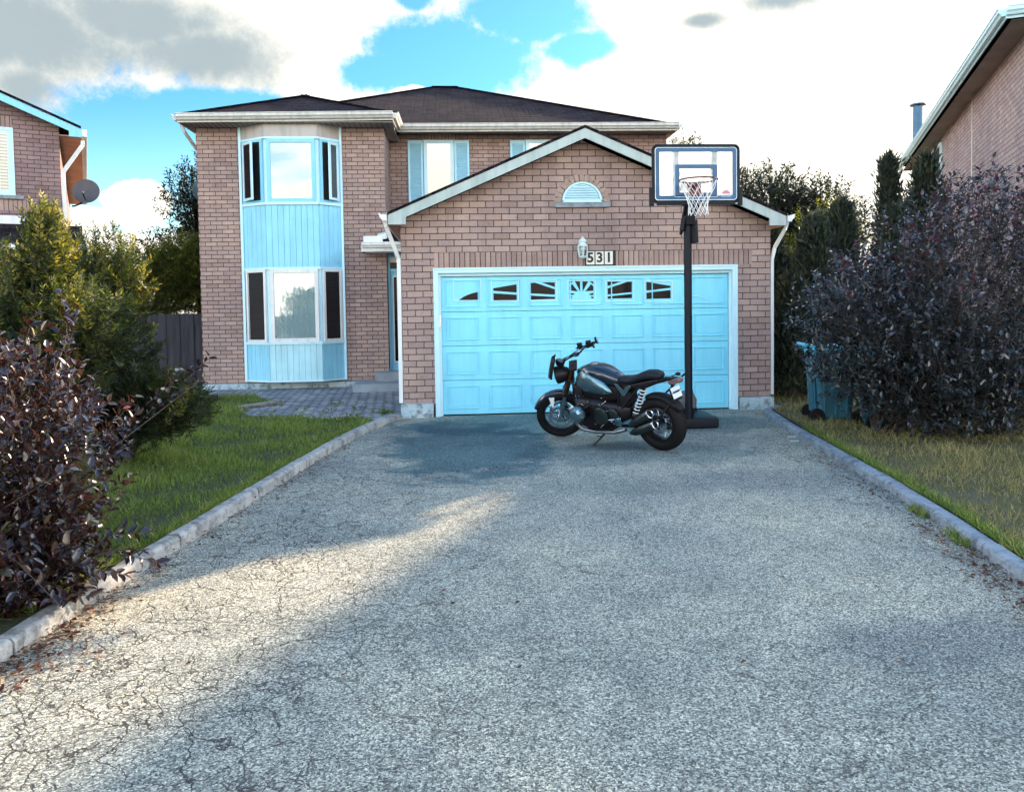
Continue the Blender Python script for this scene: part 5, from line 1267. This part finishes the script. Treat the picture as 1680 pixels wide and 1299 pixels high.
tree('garden_tree', 'thin treetop showing over the right end of the main house gutter', 'tree', (7.9,26,0), 8,
     [((0,0,6.3),(.8,.8,1.15),1),((.2,0,4.6),(1.6,1.2,1.4),1)], 330, .55, 10, .12, .42, M['leaf_dark'], 54, up=.9, inner=.2, rough=.3)
tree('garden_tree', 'pale sunlit young tree between the conifers behind the purple bush', 'tree', (8.9,18.4,0), 4.3,
     [((0,0,2.7),(1.3,1.0,1.5),1)], 420, .45, 12, .085, .40, M['leaf_mid'], 55, up=.7, inner=.25, rough=.3)
cedar('narrow cedar standing right behind the corner of the garage', (6.32,13.6,0), 3.0, .42, 61)
cedar('low dark cedar filling the gap beside the garage wall', (5.75,15.4,0), 2.7, .55, 62, 2000)
cedar('pointed cedar in the middle of the row behind the bins', (7.45,14.9,0), 3.45, .50, 63)
cedar('small cedar just left of the tallest one above the purple bush', (8.25,14.3,0), 3.25, .45, 64)
cedar('thin dark cedar spire against the bright sky', (9.15,16.2,0), 4.6, .36, 65, 1900)
cedar('tallest broad cedar touching the eave of the right neighbour house', (8.98,14.6,0), 4.3, .66, 66, 3400)
cedar('dark cedar behind the bins at the end of the side path', (6.7,16.6,0), 3.3, .75, 67, 2600)
cedar('squat cedar behind the left end of the purple bush', (5.6,12.9,0), 1.9, .40, 68, 1600)

# grass blades and litter
def inside(P, poly):
    x, y = P[:,0], P[:,1]; c = np.zeros(len(P), bool); j = len(poly)-1
    for i in range(len(poly)):
        xi, yi = poly[i]; xj, yj = poly[j]
        c ^= ((yi > y) != (yj > y)) & (x < (xj-xi)*(y-yi)/((yj-yi) or 1e-9)+xi); j = i
    return c
def grass(name, poly, box, n, z, mat, hgt, seed, lean=.45):
    r = np.random.default_rng(seed); x0, x1, y0, y1 = box
    u = r.random(n*3); y = y0 + (y1-y0)*u**1.5; x = r.uniform(x0, x1, n*3); P = np.stack([x, y, np.full(n*3, z)], 1); P = P[inside(P, poly)][:n]; n = len(P)
    cl = .5+.5*np.sin(P[:,0]*3.1+np.sin(P[:,1]*2.3)*2)*np.sin(P[:,1]*2.7+1.3*np.sin(P[:,0]*1.9))
    keep = r.random(n) < .45+.55*cl; P, cl = P[keep], cl[keep]; n = len(P)
    D = norm(np.stack([r.normal(size=n)*lean, r.normal(size=n)*lean, np.ones(n)], 1)); N = norm(r.normal(size=(n,3))*[1,1,.1])
    H = hgt*(.5+.9*r.random(n))*(.45+.95*cl)*(.8+.5*r.random(n)**4); W = .0058*(.7+.5*r.random(n))*(1+P[:,1]*.07)
    o = leaves(name, P, D, N, H, W, mat, None, 'blade', np.clip(r.random(n)*.75+.25*cl+(r.random(n) < .03)*.25, 0, 1)); tag(o, kind='stuff'); return o
GL = [(x-.15,y) for x,y in KL[1:]] + LAWN_L[len(KL)-1:]
grass('lawn_grass', GL, (-7.5,-1.2,4.2,15.6), 125000, .065, M['grass'], .085, 71)
grass('verge_grass', [(x+.17,y) for x,y in KR] + [(14,-1),(14,14),(6.0,14),(4.95,13)], (3.2,9.5,4.0,13.5), 80000, .05, M['grass_dry'], .085, 72)
# blades overhanging both kerbs
r = np.random.default_rng(9)
def along(pts, n, off, spread, ylo, yhi):
    out = []; 
    ys = np.array([p[1] for p in pts])[::-1]; xs = np.array([p[0] for p in pts])[::-1]
    y = r.uniform(ylo, yhi, n); x = np.interp(y, ys, xs) + off + r.normal(size=n)*spread
    return np.stack([x, y], 1)
e1 = along(KL, 5200, -.155, .018, 4.4, 11); e2 = along(KR, 4200, .175, .02, 4.2, 9.5); e3 = along(KR, 900, -.02, .03, 4.6, 6.2)
P = np.vstack([np.c_[e1, np.full(len(e1), .07)], np.c_[e2, np.full(len(e2), .06)], np.c_[e3[np.sin(e3[:,1]*9) > .2], np.zeros((np.sin(e3[:,1]*9) > .2).sum())]])
D = norm(np.c_[r.normal(size=(len(P),2))*.7, np.ones(len(P))]); N = norm(r.normal(size=(len(P),3)))
tag(leaves('edge_grass', P, D, N, .09*(.4+.8*r.random(len(P))), .006, M['grass'], None, 'blade', r.random(len(P))), kind='stuff')
# weeds in the paving
P = np.stack([r.uniform(-3.6,-1.2,900), r.uniform(11.3,13.6,900)], 1); P = P[(np.sin(P[:,0]*7)*np.sin(P[:,1]*6) > .55)]; P = np.vstack([P, np.c_[r.normal(-1.55,.12,260), r.normal(11.35,.08,260)], np.c_[r.normal(-1.1,.06,90), r.normal(12.1,.06,90)]])
D = norm(np.c_[r.normal(size=(len(P),2))*.9, np.ones(len(P))]); tag(leaves('path_weeds', np.c_[P, np.full(len(P), .045)], D, norm(r.normal(size=(len(P),3))), .075*(.5+r.random(len(P))), .018, M['grass'], None, 'rhomb', r.random(len(P))), kind='stuff')
# dead leaves blown against the kerbs and a few out on the asphalt
k1 = along(KL, 900, .07, .055, 3.4, 9.5); k2 = along(KR, 1300, -.10, .09, 3.0, 8.2); w2 = .35+.65*(np.abs(k2[:,1]-4.6) < .9); k2 = k2[r.random(len(k2)) < w2]; k1 = k1[(r.random(len(k1)) < .35+.65*(k1[:,1] < 5.3))]
k3 = np.c_[r.uniform(-1.6,3.4,70), r.uniform(3.2,11,70)]; k4 = np.c_[r.normal(.38,.10,16), r.normal(7.85,.05,16)]; k5 = np.c_[r.normal(-2.05,.14,420), r.normal(4.0,.35,420)]; k6 = np.c_[r.normal(3.35,.16,300), r.normal(4.35,.3,300)]
P = np.vstack([k1, k2, k3, k4, k5, k6]); D = norm(np.c_[r.normal(size=(len(P),2)), r.random(len(P))*.25]); N = norm(np.c_[r.normal(size=(len(P),2))*.35, np.ones(len(P))]); Ls = .032*(.4+.9*r.random(len(P)))
tag(leaves('leaf_litter', np.c_[P, .008+.02*r.random(len(P))], D, N, Ls, Ls*.5, M['litter'], None, 'oval', r.random(len(P))), kind='stuff')
# tall weed stems at the lawn edge and scraps
m = MB()
for x, y in ((3.95,9.0),(4.05,9.3)): m.obox((x,y,.006),(.05,.008,0),(-.003,.012,0),(0,0,.003))
tag(m.build('paper_scrap', M['white_trim']), 'small white paper scrap on the asphalt near the right kerb', 'litter')

# ------------------------------------------------------------------ light, sky, camera
AZ, EL = R(42.5), R(20)
sd = Vector((math.sin(AZ)*math.cos(EL), math.cos(AZ)*math.cos(EL), math.sin(EL)))
sl = bpy.data.lights.new('sun', 'SUN'); sl.energy = 3.1; sl.angle = R(1.2); sl.color = (1,.78,.54)
so_ = bpy.data.objects.new('sun', sl); COL.objects.link(so_); so_.rotation_euler = sd.to_track_quat('Z', 'Y').to_euler()

w = bpy.data.worlds.new('World'); scene.world = w; w.use_nodes = True; t = w.node_tree; t.nodes.clear()

def nn(typ, **k):
    nd = t.nodes.new(typ)
    for a, b in k.items(): setattr(nd, a, b)
    return nd
def mth(op, a, b=0.0, c=None, clamp=False):
    nd = nn('ShaderNodeMath', operation=op, use_clamp=clamp)
    for i, v in enumerate((a, b, c)):
        if v is None: continue
        if isinstance(v, bpy.types.NodeSocket): t.links.new(v, nd.inputs[i])
        else: nd.inputs[i].default_value = v
    return nd.outputs[0]
out = nn('ShaderNodeOutputWorld'); bg = nn('ShaderNodeBackground'); t.links.new(bg.outputs[0], out.inputs[0])
sky = nn('ShaderNodeTexSky', sky_type='NISHITA'); sky.sun_disc = False; sky.sun_elevation = EL; sky.sun_rotation = AZ; sky.altitude = 100; sky.air_density = 1.0; sky.dust_density = .6; sky.ozone_density = 1.6
tc = nn('ShaderNodeTexCoord'); sp = nn('ShaderNodeSeparateXYZ'); t.links.new(tc.outputs['Generated'], sp.inputs[0])
x_, y_, z_ = sp.outputs
az = mth('MULTIPLY', mth('ARCTAN2', x_, y_), 57.2958); el = mth('MULTIPLY', mth('ARCSINE', z_), 57.2958)
# cloud plane coordinates for natural noise
den = mth('ADD', mth('MAXIMUM', z_, 0), .18); cu = mth('DIVIDE', x_, den); cv = mth('DIVIDE', y_, den)
cb = nn('ShaderNodeCombineXYZ'); t.links.new(cu, cb.inputs[0]); t.links.new(cv, cb.inputs[1])
def wn(vec, scale, detail, rough):
    nd = nn('ShaderNodeTexNoise'); nd.inputs['Scale'].default_value = scale; nd.inputs['Detail'].default_value = detail; nd.inputs['Roughness'].default_value = rough; t.links.new(vec, nd.inputs['Vector']); return nd.outputs['Fac']
n1 = wn(tc.outputs['Generated'], 8, 12, .68); n2 = wn(tc.outputs['Generated'], 30, 10, .7); n3 = wn(cb.outputs[0], 1.1, 8, .6)
nz = mth('ADD', mth('MULTIPLY', mth('SUBTRACT', n1, .5), 3.4), mth('MULTIPLY', mth('SUBTRACT', n2, .5), 2.2))
def field(blobs, amp=1.0):
    acc = None
    for a0, e0, ra_, re_ in blobs:
        dx = mth('DIVIDE', mth('SUBTRACT', az, a0), ra_); dy = mth('DIVIDE', mth('SUBTRACT', el, e0), re_)
        r_ = mth('SQRT', mth('ADD', mth('MULTIPLY', dx, dx), mth('MULTIPLY', dy, dy)))
        v = mth('SUBTRACT', 1.0, r_); acc = v if acc is None else mth('MAXIMUM', acc, v)
    return mth('ADD', acc, mth('MULTIPLY', nz, amp))
def smooth(v, lo, hi):
    mr = nn('ShaderNodeMapRange', interpolation_type='SMOOTHSTEP'); t.links.new(v, mr.inputs[0]); mr.inputs[1].default_value = lo; mr.inputs[2].default_value = hi; return mr.outputs[0]
blue = [(-19.5,8.3,6.0,3.8),(0.0,17.0,8.6,3.4),(5.3,20.0,5.6,2.6),(-5.4,16.2,3.4,1.9),(-20.5,11.0,7.4,4.0),(-15.5,13.4,7.5,1.4),(-22.5,7.6,4.2,3.2),(9.0,17.6,3.4,1.4),(-2.5,21,2,1.0)]
gray = [(-16.4,16.6,6.6,2.2),(-27.3,16.6,9.0,3.8),(-21.0,18.4,7.0,2.4),(17.8,18.9,2.0,.6),(23.2,19.8,3.4,.9),(-27,13.6,3.0,2.2)]
white = [(-20.9,7.0,2.1,1.5),(-23.9,6.0,1.6,.9),(-23.7,2.6,8.5,2.6),(-2.9,14.6,2.0,.8)]
hole = smooth(field(blue, .40), -.10, .42); puff = smooth(field(white, .40), -.05, .15); g_ = mth('MULTIPLY', smooth(field(gray, .36), -.35, .75), .92)
hole = mth('MULTIPLY', hole, mth('SUBTRACT', 1.0, puff))
# in front: cloud except where the gaps are; behind the viewer: broken fill clouds low down, open sky above
front = smooth(y_, .25, .55)
back_fill_cl = smooth(mth('ADD', mth('SUBTRACT', n3, .5), mth('MULTIPLY', mth('SUBTRACT', 24.0, el), .012)), .0, .16)
high = smooth(el, 24, 40); fr_mask = mth('MULTIPLY', front, mth('SUBTRACT', 1.0, high))
cl = mth('ADD', mth('MULTIPLY', fr_mask, mth('SUBTRACT', 1.0, hole)), mth('MULTIPLY', mth('SUBTRACT', 1.0, fr_mask), back_fill_cl), clamp=True)
def mixc(f, a, b, mode='MIX'):
    nd = nn('ShaderNodeMix', data_type='RGBA', blend_type=mode)
    for s_, v in ((nd.inputs[0], f), (nd.inputs[6], a), (nd.inputs[7], b)):
        if isinstance(v, bpy.types.NodeSocket): t.links.new(v, s_)
        elif not hasattr(v, "__len__"): s_.default_value = v
        else: s_.default_value = (*v, 1)
    return nd.outputs[2]
SKYK = .12
top_fill = smooth(el, 22, 34); wh = mixc(top_fill, (2.55,2.38,2.05), (13.0,12.6,11.8)); thin = smooth(mth('ADD', mth('MULTIPLY', mth('SUBTRACT', n2, .5), 1.4), mth('MULTIPLY', mth('SUBTRACT', n1, .5), 2.2)), -.1, .55)  # clouds above the view are brightened as added overhead fill
cloud = mixc(g_, mixc(mth('MULTIPLY', thin, .42), wh, mixc(1.0, wh, (.62,.74,.80), 'MULTIPLY')), (.66,.84,.93))
cloud = mixc(front, mixc(smooth(el, 8, 26), (7.0,6.4,5.4), (17.5,18.2,18.4)), cloud)  # unseen clouds behind the viewer, brighter higher up as added fill light
skyc = mixc(1.0, sky.outputs[0], mixc(fr_mask, (.8,.95,1.0), mixc(smooth(el, 4, 15), (.36,.48,.49), (.15,.33,.43))), 'MULTIPLY')
t.links.new(mixc(cl, skyc, cloud), bg.inputs['Color']); bg.inputs['Strength'].default_value = SKYK

cam = bpy.data.cameras.new('camera'); co_ = bpy.data.objects.new('camera', cam); COL.objects.link(co_); scene.camera = co_
yaw = math.atan(92/1300); pitch = R(2.5); roll = R(.9)
fw = Vector((math.sin(yaw)*math.cos(pitch), math.cos(yaw)*math.cos(pitch), -math.sin(pitch))); rt = Vector((math.cos(yaw), -math.sin(yaw), 0)); up = rt.cross(fw)
Rv = rt*math.cos(roll) - up*math.sin(roll); Uv = rt*math.sin(roll) + up*math.cos(roll)
co_.matrix_world = Matrix(((Rv.x,Uv.x,-fw.x,0),(Rv.y,Uv.y,-fw.y,0),(Rv.z,Uv.z,-fw.z,1.62),(0,0,0,1)))
cam.sensor_width = 36; cam.lens = 36*1300/1680; cam.shift_y = -.05223; cam.clip_start = .05; cam.clip_end = 2000
scene.render.resolution_x = 1024; scene.render.resolution_y = 791
vs = scene.view_settings; vs.view_transform = 'Standard'; vs.look = 'None'; vs.gamma = 1; vs.use_curve_mapping = False; vs.exposure = 2.35
scene.cycles.max_bounces = 5; scene.cycles.diffuse_bounces = 3; scene.cycles.glossy_bounces = 3; scene.cycles.transmission_bounces = 4; scene.cycles.transparent_max_bounces = 10; scene.cycles.use_adaptive_sampling = True; scene.cycles.adaptive_threshold = .03; scene.cycles.use_denoising = True
